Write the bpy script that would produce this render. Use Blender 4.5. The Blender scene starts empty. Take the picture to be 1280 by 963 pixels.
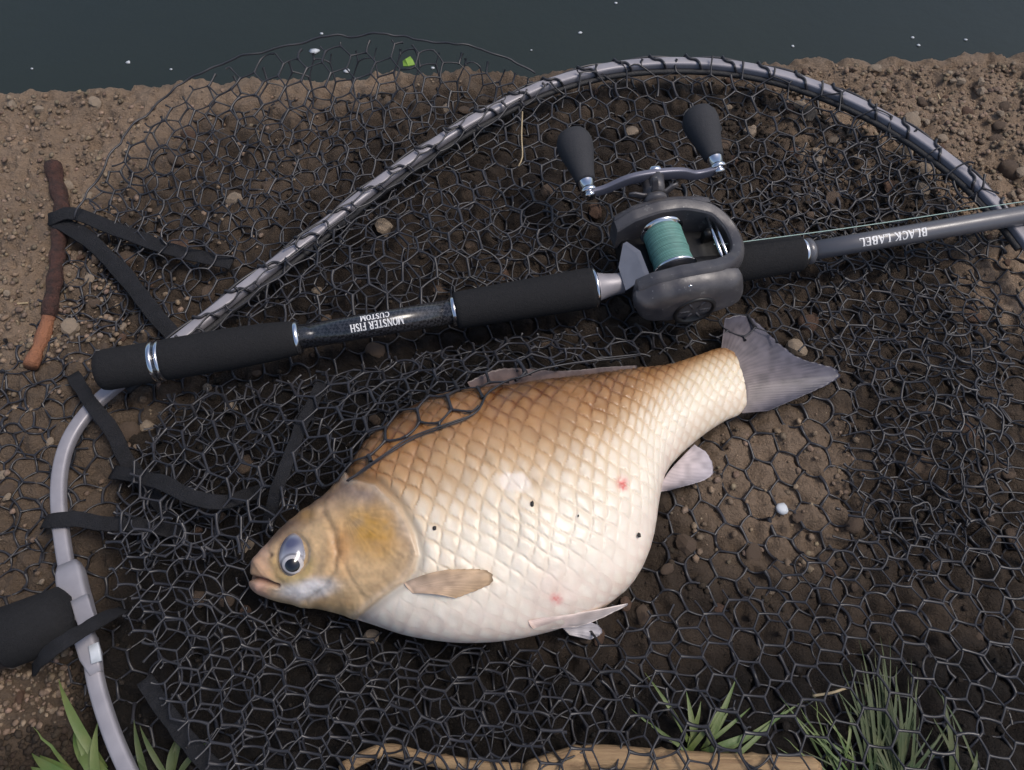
import bpy, math, random
import numpy as np
from mathutils import Vector
random.seed(7)
RNG = np.random.default_rng(11)
SC = bpy.context.scene
COL = SC.collection

# ------------------------------------------------------------------ camera, sky, sun, exposure
PITCH = math.radians(63.0)
CAM_H = 0.606
FPX = 1005.0
cam_d = bpy.data.cameras.new('camera')
cam = bpy.data.objects.new('camera', cam_d)
COL.objects.link(cam)
cam.location = (0, 0, CAM_H)
cam.rotation_euler = (math.pi / 2 - PITCH, 0, 0)
cam_d.sensor_width = 36
cam_d.lens = 36 * FPX / 1280
cam_d.clip_start = 0.01
cam_d.clip_end = 1000
SC.camera = cam

SUN_FROM = Vector((0.45, 0.02, 0.89)).normalized()
w = bpy.data.worlds.new('World')
SC.world = w
w.use_nodes = True
wn = w.node_tree
sky = wn.nodes.new('ShaderNodeTexSky')
sky.sky_type = 'NISHITA'
sky.sun_disc = False
sky.sun_elevation = math.asin(SUN_FROM.z)
sky.sun_rotation = math.atan2(SUN_FROM.x, SUN_FROM.y)
sky.dust_density = 3.0
sky.air_density = 1.0
sky.ozone_density = 1.0
wn.links.new(sky.outputs[0], wn.nodes['Background'].inputs[0])
wn.nodes['Background'].inputs[1].default_value = 0.10
sun_d = bpy.data.lights.new('sun', 'SUN')
sun_d.energy = 1.5
sun_d.angle = math.radians(22)
sun_d.color = (1.0, 0.93, 0.85)
sun = bpy.data.objects.new('sun', sun_d)
COL.objects.link(sun)
sun.rotation_euler = SUN_FROM.to_track_quat('Z', 'Y').to_euler()
SC.view_settings.view_transform = 'Standard'
SC.view_settings.look = 'None'
SC.view_settings.gamma = 1
SC.view_settings.exposure = 0.42

# ------------------------------------------------------------------ helpers
CF = np.array([0, math.cos(PITCH), -math.sin(PITCH)])
CU = np.array([0, math.sin(PITCH), math.cos(PITCH)])
CR = np.array([1.0, 0, 0])
CP = np.array([0, 0, CAM_H])


def at(u, v, z=0.0):
    """surveyed spot: sight line (u, v) of the photograph met with height z"""
    d = CF + CR * ((u - 640) / FPX) - CU * ((v - 481.5) / FPX)
    return CP + d * ((z - CAM_H) / d[2])


def spot(P):
    """inverse of at(): survey coordinates of world points"""
    d = np.asarray(P, float) - CP
    z = d @ CF
    return 640 + FPX * (d @ CR) / z, 481.5 - FPX * (d @ CU) / z


def mpp(p):
    return float((np.asarray(p) - CP) @ CF) / FPX


TAB = np.random.default_rng(3).random((16, 128, 128))


def vnoise(x, y, f, seed=0):
    x = np.asarray(x, float) * f + 37.3 * (seed + 1)
    y = np.asarray(y, float) * f + 11.7 * (seed + 1)
    xi = np.floor(x).astype(int); yi = np.floor(y).astype(int)
    fx = x - xi; fy = y - yi
    fx = fx * fx * (3 - 2 * fx); fy = fy * fy * (3 - 2 * fy)
    T = TAB[seed % 16]
    a = T[xi % 128, yi % 128]; b = T[(xi + 1) % 128, yi % 128]
    c = T[xi % 128, (yi + 1) % 128]; d = T[(xi + 1) % 128, (yi + 1) % 128]
    return (a * (1 - fx) + b * fx) * (1 - fy) + (c * (1 - fx) + d * fx) * fy - 0.5


def sstep(a, b, x):
    t = np.clip((np.asarray(x, float) - a) / (b - a), 0, 1)
    return t * t * (3 - 2 * t)


def inpoly(x, y, poly):
    poly = np.asarray(poly, float)
    r = np.zeros(np.shape(x), bool)
    n = len(poly)
    for i in range(n):
        x1, y1 = poly[i][:2]; x2, y2 = poly[(i + 1) % n][:2]
        if y1 == y2:
            continue
        c = ((y1 > y) != (y2 > y)) & (x < (x2 - x1) * (y - y1) / (y2 - y1) + x1)
        r ^= c
    return r


def pdist(x, y, line):
    """distance to a polyline"""
    best = np.full(np.shape(x), 1e9)
    for (x1, y1), (x2, y2) in zip(line[:-1], line[1:]):
        dx, dy = x2 - x1, y2 - y1
        t = np.clip(((x - x1) * dx + (y - y1) * dy) / (dx * dx + dy * dy + 1e-12), 0, 1)
        best = np.minimum(best, np.hypot(x - x1 - t * dx, y - y1 - t * dy))
    return best


def spline(P, n, closed=False):
    """Catmull-Rom through P, n samples, roughly even spacing"""
    P = np.asarray(P, float)
    if closed:
        Q = np.vstack([P[-1], P, P[0], P[1]])
    else:
        Q = np.vstack([2 * P[0] - P[1], P, 2 * P[-1] - P[-2]])
    out = []
    for i in range(1, len(Q) - 2):
        t = np.linspace(0, 1, 24, endpoint=False)[:, None]
        a, b, c, d = Q[i - 1], Q[i], Q[i + 1], Q[i + 2]
        out.append(0.5 * (2 * b + (c - a) * t + (2 * a - 5 * b + 4 * c - d) * t ** 2 + (3 * b - a - 3 * c + d) * t ** 3))
    out.append(Q[-2][None])
    out = np.vstack(out)
    s = np.r_[0, np.cumsum(np.linalg.norm(np.diff(out, axis=0), axis=1))]
    q = np.linspace(0, s[-1], n + 1)[:-1] if closed else np.linspace(0, s[-1], n)
    return np.stack([np.interp(q, s, out[:, k]) for k in range(out.shape[1])], 1)


ORIG = {}


def empty(name, loc, label, cat, group=None):
    o = bpy.data.objects.new(name, None)
    COL.objects.link(o)
    o.location = tuple(loc)
    o.empty_display_size = 0.02
    ORIG[o.name] = np.asarray(loc, float)
    return tag(o, label, cat, group)


def tag(o, label=None, cat=None, group=None, kind=None):
    if label: o['label'] = label
    if cat: o['category'] = cat
    if group: o['group'] = group
    if kind: o['kind'] = kind
    return o


def mesh(name, V, F, m, parent=None, smooth=True, col=None, loc=None, kind=None, sharp=0):
    """one mesh object; V in world metres; its origin is its thing's origin"""
    V = np.asarray(V, float).reshape(-1, 3)
    org = ORIG[parent.name] if parent is not None else (np.zeros(3) if loc is None else np.asarray(loc, float))
    me = bpy.data.meshes.new(name)
    if isinstance(F, np.ndarray):
        k = F.shape[1]
        me.vertices.add(len(V)); me.vertices.foreach_set('co', (V - org).astype(np.float32).ravel())
        me.loops.add(F.size); me.loops.foreach_set('vertex_index', F.astype(np.int32).ravel())
        me.polygons.add(len(F))
        me.polygons.foreach_set('loop_start', np.arange(0, F.size, k, dtype=np.int32))
        me.polygons.foreach_set('loop_total', np.full(len(F), k, dtype=np.int32))
        me.update(calc_edges=True)
    else:
        me.from_pydata([tuple(p) for p in (V - org)], [], [tuple(int(i) for i in f) for f in F])
    me.validate()
    if smooth:
        me.polygons.foreach_set('use_smooth', np.ones(len(me.polygons), bool))
    if col is not None:
        a = me.color_attributes.new('Col', 'FLOAT_COLOR', 'POINT')
        c = np.ones((len(V), 4), np.float32); c[:, :3] = col
        a.data.foreach_set('color', c.ravel())
    if sharp: me.set_sharp_from_angle(angle=math.radians(sharp))
    me.materials.append(m)
    o = bpy.data.objects.new(name, me)
    COL.objects.link(o)
    if parent is not None:
        o.parent = parent
    else:
        o.location = tuple(org)
    ORIG[o.name] = org
    if kind: o['kind'] = kind
    return o


def grid_faces(n, m, closed_m=False, closed_n=False):
    i = np.arange(n if closed_n else n - 1)[:, None]; j = np.arange(m if closed_m else m - 1)[None, :]
    a = i * m + j; b = i * m + (j + 1) % m
    c = ((i + 1) % n) * m + (j + 1) % m; d = ((i + 1) % n) * m + j
    return np.stack([np.broadcast_to(q, np.broadcast(a, c).shape).ravel() for q in (a, b, c, d)], 1)


def frames(P, upv=(0, 0, 1), closed=False):
    P = np.asarray(P, float)
    T = (np.roll(P, -1, 0) - np.roll(P, 1, 0)) if closed else np.gradient(P, axis=0)
    T /= np.linalg.norm(T, axis=1)[:, None] + 1e-12
    S = np.cross(T, np.asarray(upv, float)); S /= np.linalg.norm(S, axis=1)[:, None] + 1e-12
    U = np.cross(S, T)
    return T, S, U


def sweep(P, prof, upv=(0, 0, 1), closed=False, scale=None, cap=True):
    """profile [(side, up)] swept along P -> V, F"""
    P = np.asarray(P, float); prof = np.asarray(prof, float)
    T, S, U = frames(P, upv, closed)
    n, m = len(P), len(prof)
    sc = np.ones(n) if scale is None else np.asarray(scale)
    V = P[:, None] + sc[:, None, None] * (S[:, None] * prof[None, :, :1] + U[:, None] * prof[None, :, 1:2])
    F = [tuple(f) for f in grid_faces(n, m, True, closed)]
    if cap and not closed:
        F += [tuple(range(m))[::-1], tuple(range((n - 1) * m, n * m))]
    return V.reshape(-1, 3), F


def circ(r, k=12, r2=None):
    a = np.linspace(0, 2 * np.pi, k, endpoint=False)
    return np.stack([r * np.cos(a), (r2 or r) * np.sin(a)], 1)


def rrect(wd, ht, r, k=3):
    out = []
    for cx, cy, a0 in ((1, 1, 0), (-1, 1, 90), (-1, -1, 180), (1, -1, 270)):
        for q in range(k + 1):
            a = math.radians(a0 + 90 * q / k)
            out.append((cx * (wd / 2 - r) + r * math.cos(a), cy * (ht / 2 - r) + r * math.sin(a)))
    return out


def lathe(prof, O, A, k=32, capends=True):
    """prof [(distance along axis, radius)] around the axis A from O"""
    O = np.asarray(O, float); A = np.asarray(A, float) / np.linalg.norm(A)
    up = np.array([0, 0, 1.0]) if abs(A[2]) < 0.9 else np.array([1.0, 0, 0])
    S = np.cross(A, up); S /= np.linalg.norm(S); U = np.cross(S, A)
    ang = np.linspace(0, 2 * np.pi, k, endpoint=False)
    V = [O + A * t + r * (S * math.cos(a) + U * math.sin(a)) for t, r in prof for a in ang]
    F = [tuple(f) for f in grid_faces(len(prof), k, True)]
    if capends:
        F += [tuple(range(k))[::-1], tuple(range((len(prof) - 1) * k, len(prof) * k))]
    return np.array(V), F


def join(parts):
    V, F, o = [], [], 0
    for v, f in parts:
        V.append(np.asarray(v, float)); F += [tuple(int(i) + o for i in q) for q in f]; o += len(v)
    return np.vstack(V), F


def extrude_poly(poly, z0, z1, X, Y, Z, O, inset=0.0):
    """poly in (X, Y) plane extruded along Z from z0 to z1 with a small bevel"""
    poly = np.asarray(poly, float)
    c = poly.mean(0)
    r = np.linalg.norm(poly - c, axis=1).mean()
    s = 1 - inset / r
    rings = [(z0, s), (z0 + inset * np.sign(z1 - z0), 1.0), (z1 - inset * np.sign(z1 - z0), 1.0), (z1, s)]
    V = []
    for z, k in rings:
        for p in (poly - c) * k + c:
            V.append(O + X * p[0] + Y * p[1] + Z * z)
    n = len(poly)
    F = [tuple(f) for f in grid_faces(4, n, True)] + [tuple(range(n))[::-1], tuple(range(3 * n, 4 * n))]
    return np.array(V), F


# ------------------------------------------------------------------ materials
def mat(name, col, rough=0.5, metal=0.0, spec=0.5, var=None, bump=None, coat=0.0, attr=False, sheen=0.0, rvar=None):
    m = bpy.data.materials.new(name)
    m.use_nodes = True
    nt = m.node_tree; N = nt.nodes; L = nt.links
    b = N['Principled BSDF']
    b.inputs['Base Color'].default_value = (*col, 1)
    b.inputs['Roughness'].default_value = rough
    b.inputs['Metallic'].default_value = metal
    b.inputs['Specular IOR Level'].default_value = spec
    b.inputs['Coat Weight'].default_value = coat
    b.inputs['Coat Roughness'].default_value = 0.15
    b.inputs['Sheen Weight'].default_value = sheen
    tc = N.new('ShaderNodeTexCoord')
    src = None
    if attr:
        a = N.new('ShaderNodeAttribute'); a.attribute_name = 'Col'
        L.new(a.outputs['Color'], b.inputs['Base Color']); src = a.outputs['Color']
    if var:
        sc_, amt, col2 = var
        nz = N.new('ShaderNodeTexNoise'); nz.inputs['Scale'].default_value = sc_; nz.inputs['Detail'].default_value = 6
        L.new(tc.outputs['Object'], nz.inputs['Vector'])
        rp = N.new('ShaderNodeMapRange'); rp.inputs[1].default_value = 0.35; rp.inputs[2].default_value = 0.7
        rp.inputs[4].default_value = amt
        L.new(nz.outputs['Fac'], rp.inputs[0])
        mx = N.new('ShaderNodeMix'); mx.data_type = 'RGBA'
        L.new(rp.outputs[0], mx.inputs[0])
        if src: L.new(src, mx.inputs[6])
        else: mx.inputs[6].default_value = (*col, 1)
        mx.inputs[7].default_value = (*col2, 1)
        L.new(mx.outputs[2], b.inputs['Base Color'])
    if rvar:
        nz = N.new('ShaderNodeTexNoise'); nz.inputs['Scale'].default_value = rvar[0]; nz.inputs['Detail'].default_value = 4
        L.new(tc.outputs['Object'], nz.inputs['Vector'])
        rp = N.new('ShaderNodeMapRange'); rp.inputs[1].default_value = 0.3; rp.inputs[2].default_value = 0.7
        rp.inputs[3].default_value = rvar[1]; rp.inputs[4].default_value = rvar[2]
        L.new(nz.outputs['Fac'], rp.inputs[0]); L.new(rp.outputs[0], b.inputs['Roughness'])
    if bump:
        nz = N.new('ShaderNodeTexNoise'); nz.inputs['Scale'].default_value = bump[0]; nz.inputs['Detail'].default_value = 8
        nz.inputs['Roughness'].default_value = 0.65
        L.new(tc.outputs['Object'], nz.inputs['Vector'])
        bp = N.new('ShaderNodeBump'); bp.inputs['Strength'].default_value = bump[1]; bp.inputs['Distance'].default_value = bump[2]
        L.new(nz.outputs['Fac'], bp.inputs['Height']); L.new(bp.outputs[0], b.inputs['Normal'])
    return m


M = {}
M['ground'] = mat('wet_shaded_earth', (0.2, 0.14, 0.09), 0.85, spec=0.25, attr=True, var=(330, 0.30, (0.04, 0.029, 0.022)), bump=(520, 1.0, 0.005), rvar=(30, 0.5, 0.95))
M['stone'] = mat('stone', (0.19, 0.135, 0.098), 0.8, spec=0.3, var=(110, 0.85, (0.06, 0.043, 0.032)), bump=(350, 0.8, 0.003))
M['gravel'] = mat('gravel', (0.2, 0.15, 0.1), 0.85, spec=0.25, attr=True, var=(300, 0.6, (0.05, 0.037, 0.028)), bump=(600, 0.8, 0.002))
M['stone_pale'] = mat('stone_pale', (0.33, 0.265, 0.20), 0.8, spec=0.25, var=(90, 0.8, (0.16, 0.118, 0.085)), bump=(300, 0.6, 0.002))
M['stone_red'] = mat('stone_red', (0.19, 0.115, 0.08), 0.8, spec=0.3, var=(110, 0.85, (0.07, 0.045, 0.034)), bump=(350, 0.8, 0.003))
M['water'] = mat('murky_water', (0.024, 0.031, 0.027), 0.16, spec=0.3, bump=(9, 0.15, 0.01), var=(3, 0.5, (0.020, 0.027, 0.027)))
M['cord'] = mat('rubber_coated_cord', (0.030, 0.029, 0.0345), 0.42, spec=0.6, rvar=(40, 0.32, 0.55), var=(25, 0.8, (0.014, 0.014, 0.0165)))
M['hem'] = mat('black_cord', (0.016, 0.016, 0.018), 0.65, bump=(500, 0.7, 0.001))
M['web'] = mat('black_webbing', (0.012, 0.012, 0.014), 0.75, spec=0.3, bump=(700, 1.0, 0.002), var=(120, 0.7, (0.020, 0.020, 0.024)))
M['alu'] = mat('brushed_aluminium', (0.34, 0.325, 0.35), 0.5, metal=0.25, var=(60, 0.6, (0.22, 0.21, 0.235)), rvar=(50, 0.38, 0.6), bump=(150, 0.08, 0.001))
M['chrome'] = mat('polished_ring', (0.75, 0.76, 0.80), 0.12, metal=1.0)
M['foam'] = mat('black_foam', (0.013, 0.013, 0.0145), 0.85, spec=0.25, bump=(900, 0.9, 0.001), var=(500, 0.6, (0.021, 0.021, 0.023)))
M['plastic'] = mat('black_plastic', (0.018, 0.018, 0.021), 0.4, bump=(200, 0.1, 0.001))
M['blank'] = mat('carbon_blank', (0.022, 0.022, 0.026), 0.22, coat=0.7)
M['blank_grey'] = mat('grey_blank', (0.105, 0.105, 0.118), 0.38, metal=0.15, coat=0.35, rvar=(60, 0.3, 0.5))
M['print'] = mat('white_print', (0.75, 0.75, 0.76), 0.5)
M['reel'] = mat('reel_paint', (0.060, 0.058, 0.066), 0.42, metal=0.2, spec=0.5, var=(70, 0.7, (0.125, 0.118, 0.118)), bump=(500, 0.25, 0.0006), rvar=(60, 0.3, 0.55))
M['reel_dark'] = mat('reel_dark', (0.012, 0.012, 0.013), 0.45)
M['thumb'] = mat('thumb_bar_metal', (0.26, 0.26, 0.29), 0.45, metal=0.3, var=(80, .5, (0.18, 0.18, 0.2)))
M['knob'] = mat('knob_foam', (0.036, 0.037, 0.042), 0.8, spec=0.25, bump=(900, 0.6, 0.0006), var=(400, 0.5, (0.048, 0.048, 0.053)))
M['handle_arm'] = mat('anodised_arm', (0.17, 0.17, 0.21), 0.35, metal=0.4)
M['braid'] = mat('green_braid', (0.13, 0.30, 0.26), 0.6, attr=True, var=(160, 0.4, (0.05, 0.15, 0.14)))
M['line'] = mat('pale_line', (0.30, 0.42, 0.38), 0.4)
M['fish'] = mat('wet_fish_skin', (0.7, 0.6, 0.5), 0.36, spec=0.4, attr=True, var=(90, 0.16, (0.55, 0.40, 0.28)), bump=(500, 0.18, 0.001), coat=0.12)
bs = M['fish'].node_tree.nodes['Principled BSDF']
bs.inputs['Subsurface Weight'].default_value = 0.12
bs.inputs['Subsurface Radius'].default_value = (1.0, 0.5, 0.3)
bs.inputs['Subsurface Scale'].default_value = 0.004
M['fin'] = mat('fin_skin', (0.5, 0.45, 0.45), 0.42, spec=0.4, attr=True, bump=(400, 0.2, 0.001), coat=0.1)
M['eye'] = mat('eyeball', (0.5, 0.5, 0.55), 0.1, attr=True, coat=0.8)
M['pupil'] = mat('pupil', (0.004, 0.004, 0.006), 0.06, coat=1.0)
M['iris'] = mat('iris', (0.55, 0.53, 0.55), 0.2, coat=0.8, var=(400, 0.5, (0.30, 0.28, 0.27)))
M['crumb'] = mat('mud_crumb', (0.03, 0.028, 0.025), 0.7, bump=(900, 0.6, 0.001))
M['twig'] = mat('reddish_bark', (0.085, 0.034, 0.024), 0.75, var=(140, 0.9, (0.025, 0.014, 0.011)), bump=(260, 1.0, 0.006))
M['bare'] = mat('peeled_wood', (0.30, 0.125, 0.06), 0.6, var=(90, 0.6, (0.22, 0.09, 0.05)), bump=(260, 0.9, 0.004))
M['reed'] = mat('dry_reed', (0.46, 0.31, 0.165), 0.6, var=(50, 0.8, (0.24, 0.14, 0.075)), bump=(250, 0.9, 0.003))
M['straw'] = mat('dry_straw', (0.45, 0.36, 0.22), 0.7, var=(90, 0.5, (0.25, 0.18, 0.10)))
M['grass'] = mat('grass_blade', (0.065, 0.125, 0.028), 0.5, var=(45, 0.9, (0.14, 0.165, 0.05)), bump=(300, 0.3, 0.001))
M['grass_dark'] = mat('grass_dark', (0.036, 0.066, 0.020), 0.6, var=(60, 0.9, (0.085, 0.095, 0.035)))
M['leaf'] = mat('green_leaf', (0.20, 0.34, 0.04), 0.5, var=(200, 0.5, (0.12, 0.22, 0.03)))
M['fleck'] = mat('pale_fleck', (0.55, 0.58, 0.62), 0.5, var=(200, 0.5, (0.35, 0.38, 0.40)))

nt = M['reed'].node_tree
for n_ in nt.nodes:
    if n_.type == 'TEX_NOISE':
        mp_ = nt.nodes.new('ShaderNodeMapping'); mp_.inputs['Scale'].default_value = (0.12, 1.6, 1.6)
        nt.links.new([q for q in nt.nodes if q.type == 'TEX_COORD'][0].outputs['Object'], mp_.inputs[0]); nt.links.new(mp_.outputs[0], n_.inputs['Vector'])
        n_.inputs['Scale'].default_value = 240

nt = M['reel'].node_tree
bsd = nt.nodes['Principled BSDF']
tcn = [q for q in nt.nodes if q.type == 'TEX_COORD'][0]
nz = nt.nodes.new('ShaderNodeTexNoise'); nz.inputs['Scale'].default_value = 170; nz.inputs['Detail'].default_value = 5; nz.inputs['Roughness'].default_value = .7
nt.links.new(tcn.outputs['Object'], nz.inputs['Vector'])
mr = nt.nodes.new('ShaderNodeMapRange'); mr.inputs[1].default_value = .61; mr.inputs[2].default_value = .68; mr.inputs[4].default_value = .75
nt.links.new(nz.outputs['Fac'], mr.inputs[0])
old = bsd.inputs['Base Color'].links[0].from_socket
mx = nt.nodes.new('ShaderNodeMix'); mx.data_type = 'RGBA'; mx.inputs[7].default_value = (0.24, 0.235, 0.235, 1)
nt.links.new(mr.outputs[0], mx.inputs[0]); nt.links.new(old, mx.inputs[6]); nt.links.new(mx.outputs[2], bsd.inputs['Base Color'])

# ------------------------------------------------------------------ ground and water
E0, E1 = at(0, 112, 0), at(1280, 70, 0)
EA = (E1 - E0) / np.linalg.norm(E1 - E0)
EN = np.array([-EA[1], EA[0], 0])          # towards the water
WATER_Z = -0.075


def edge_b(x, y):
    return (x - E0[0]) * EN[0] + (y - E0[1]) * EN[1]


def hexlat(pw, L, ang, seed, warp, sx=1.0, sy=1.0):
    """hexagonal lattice over an outline: vertices and strands (third column: direction)"""
    c = pw.mean(0); R = np.abs(pw - c).max() * 1.5
    ca, sa = math.cos(ang), math.sin(ang)
    nx, ny = int(R / (L * 1.732 * sx)) + 2, int(R / (L * 1.5 * sy)) + 2
    I, J = np.meshgrid(np.arange(-nx, nx + 1), np.arange(-ny, ny + 1), indexing='ij')
    I = I.ravel(); J = J.ravel()
    bx = (I + 0.5 * (J % 2)) * L * math.sqrt(3); by = J * 1.5 * L
    V2 = np.vstack([np.stack([bx, by], 1), np.stack([bx, by + L], 1)]); n = len(bx)
    key = {(i, j): k for k, (i, j) in enumerate(zip(I.tolist(), J.tolist()))}
    E = [(k, n + k, 0) for k in range(n)]
    for k, (i, j) in enumerate(zip(I.tolist(), J.tolist())):
        l = (i - 1 + (j % 2), j + 1); r = (i + (j % 2), j + 1)
        if l in key: E.append((n + k, key[l], 1))
        if r in key: E.append((n + k, key[r], 2))
    V2 = V2 * np.array([sx, sy])
    V2 = np.stack([V2[:, 0] * ca - V2[:, 1] * sa, V2[:, 0] * sa + V2[:, 1] * ca], 1) + c
    for f_, a_ in ((4, 1.6), (11, 1.0), (30, .5)):
        V2 = V2 + warp * a_ * np.stack([vnoise(V2[:, 0], V2[:, 1], f_, seed), vnoise(V2[:, 0], V2[:, 1], f_, seed + 5)], 1) * 2
    return V2, np.array(E)


SOIL_NET = [(-60, 500, 0), (40, 405, 0), (95, 300, 0), (150, 220, 0), (250, 140, 0), (400, 118, 0), (640, 112, 0), (760, 100, 0), (880, 98, 0), (1000, 118, 0), (1130, 180, 0), (1240, 260, 0), (1340, 360, 0),
            (1400, 640, 0), (1300, 900, 0), (1100, 1080, 0), (500, 1080, 0), (170, 1010, 0), (60, 830, 0), (-60, 740, 0)]
SN_KW = dict(L=.0130, ang=.25, seed=1, warp=.005)
snp = np.array([at(*p)[:2] for p in SOIL_NET])
sv_, se_ = hexlat(snp, **SN_KW)
PR0, PRS = (-0.60, -0.36), 0.0014
PRESS = np.zeros((900, 760))
for t_ in np.linspace(0, 1, 14):
    q_ = sv_[se_[:, 0]] * (1 - t_) + sv_[se_[:, 1]] * t_
    q_ = q_[inpoly(q_[:, 0], q_[:, 1], snp)]
    i_ = ((q_[:, 0] - PR0[0]) / PRS).round().astype(int); j_ = ((q_[:, 1] - PR0[1]) / PRS).round().astype(int)
    k_ = (i_ >= 0) & (i_ < 900) & (j_ >= 0) & (j_ < 760)
    PRESS[i_[k_], j_[k_]] = 1
for _ in range(2):
    PRESS = np.maximum.reduce([PRESS, np.roll(PRESS, 1, 0), np.roll(PRESS, -1, 0), np.roll(PRESS, 1, 1), np.roll(PRESS, -1, 1)])
for _ in range(7):
    PRESS = (PRESS * 2 + np.roll(PRESS, 1, 0) + np.roll(PRESS, -1, 0)) / 4
    PRESS = (PRESS * 2 + np.roll(PRESS, 1, 1) + np.roll(PRESS, -1, 1)) / 4


def press(x, y):
    i = np.clip(((np.asarray(x) - PR0[0]) / PRS).round().astype(int), 0, 899)
    j = np.clip(((np.asarray(y) - PR0[1]) / PRS).round().astype(int), 0, 759)
    return PRESS[i, j]


def relief(x, y):
    h = 0.010 * vnoise(x, y, 7, 1) + 0.008 * vnoise(x, y, 19, 2) + 0.0085 * vnoise(x, y, 48, 3)
    r = np.abs(vnoise(x, y, 85, 4)) * 2
    h = h + 0.0065 * (0.5 - r) + 0.0045 * vnoise(x, y, 170, 5) + 0.0024 * vnoise(x, y, 330, 6)
    h = h + 0.0055 * np.abs(vnoise(x, y, 62, 12)) - 0.0075 * np.clip(0.7 + 1.6 * vnoise(x, y, 6, 9), 0.15, 1) * press(x, y)
    return h


def axis_pts(lo, hi, step, far):
    core = np.arange(lo, hi + step / 2, step)
    g, k = [], step
    p = 0
    while p < far:
        k *= 1.35; p += k; g.append(p)
    g = np.array(g)
    return np.r_[(lo - g)[::-1], core, hi + g], core


ga, _ = axis_pts(-0.12, 1.30, 0.0024, 40)
gb_full, _ = axis_pts(-1.05, 0.0, 0.0024, 40)
gb = gb_full[gb_full <= 1e-9]
down = [(0.004, -0.001), (0.008, -0.003), (0.012, -0.007), (0.015, -0.013), (0.017, -0.022), (0.019, -0.034), (0.021, -0.05), (0.024, -0.07), (0.03, -0.11), (0.06, -0.4)]
GA, GB = np.meshgrid(ga, np.r_[gb, [d[0] for d in down]], indexing='ij')
DZ = np.broadcast_to(np.r_[np.zeros(len(gb)), [d[1] for d in down]][None], GA.shape)
nib = 0.007 * vnoise(GA, GA * 0, 14, 7) + 0.006 * vnoise(GA, GA * 0, 50, 8) + 0.005 * vnoise(GA, DZ * 8, 120, 9)
GBn = GB + nib * sstep(-0.06, 0.0, GB)
X = E0[0] + GA * EA[0] + GBn * EN[0]
Y = E0[1] + GA * EA[1] + GBn * EN[1]
Z = relief(X, Y) + DZ - 0.006 * sstep(-0.03, 0.0, GB) + DZ * 0.5 * vnoise(X, Y, 60, 3)
# soil colours: tan clay, darker damp clods, shade under the net layers painted in
gu, gv = spot(np.stack([X.ravel(), Y.ravel(), Z.ravel()], 1))
gu = np.clip(gu, -3000, 4000).reshape(X.shape); gv = np.clip(gv, -3000, 4000).reshape(X.shape)
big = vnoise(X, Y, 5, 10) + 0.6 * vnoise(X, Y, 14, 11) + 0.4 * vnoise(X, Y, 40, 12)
tan = np.array([0.37, 0.268, 0.188]); damp = np.array([0.020, 0.0148, 0.0118]); mud = np.array([0.0065, 0.0057, 0.0053])  # damp and mud tones also serve as the painted net shade
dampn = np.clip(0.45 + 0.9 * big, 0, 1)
wet_shade_poly = [(-400, 1000), (90, 900), (90, 700), (230, 470), (330, 300), (420, 120), (880, 90), (1150, 190), (1230, 400), (1700, 560), (1900, 1500), (-400, 1500)]
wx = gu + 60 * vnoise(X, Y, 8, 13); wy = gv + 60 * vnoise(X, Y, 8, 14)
dw = pdist(wx, wy, wet_shade_poly + wet_shade_poly[:1]) * np.where(inpoly(wx, wy, wet_shade_poly), 1, -1)
wet_shade = sstep(-40, 60, dw)  # damp soil together with shade painted under the net
deep_shade_poly = [(150, 520), (330, 470), (600, 425), (860, 400), (880, 440), (640, 500), (470, 620), (340, 700), (360, 770), (640, 815), (800, 830), (960, 800), (1300, 820), (1900, 900), (1900, 2000), (150, 2000)]
deep_shade = sstep(-25, 35, pdist(wx, wy, deep_shade_poly + deep_shade_poly[:1]) * np.where(inpoly(wx, wy, deep_shade_poly), 1, -1))  # deep shade painted below the stacked net layers and beside the fish
deep_shade = np.clip(deep_shade, 0, 1)
lightp = np.maximum(sstep(170, 50, np.hypot(wx - 950, (wy - 600) * 1.0)), 0.8 * sstep(110, 40, np.hypot(wx - 1040, (wy - 190) * 1.4)))  # lit patches painted into the soil, holding the painted shade back
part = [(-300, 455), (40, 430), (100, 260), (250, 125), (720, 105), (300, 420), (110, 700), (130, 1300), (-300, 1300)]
partm = sstep(-30, 40, pdist(wx, wy, part + part[:1]) * np.where(inpoly(wx, wy, part), 1, -1)) * (1 - wet_shade)  # weaker extension of the painted net shade, left of the hoop
k_ = np.clip(0.55 * partm + dampn * 0.32 + wet_shade * 0.80 - 0.56 * lightp, 0, 1)[..., None]
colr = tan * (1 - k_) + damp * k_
colr = colr * (1 - deep_shade[..., None] * 0.85) + mud * deep_shade[..., None] * 0.85
edge_pale = sstep(-0.05, -0.005, GB)[..., None] * np.clip(0.3 + vnoise(X, Y, 30, 6), 0, 1)[..., None]
colr = colr * (1 - 0.4 * edge_pale) + np.array([0.20, 0.16, 0.12]) * 0.4 * edge_pale
colr = np.where((DZ < -0.03)[..., None], np.array([0.05, 0.045, 0.035]), colr)
F = grid_faces(*X.shape)[:, ::-1]
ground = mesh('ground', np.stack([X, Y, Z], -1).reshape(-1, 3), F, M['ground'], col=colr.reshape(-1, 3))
tag(ground, 'damp tan clay bank with embedded stones beside the dark water', 'ground', kind='structure')

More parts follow.
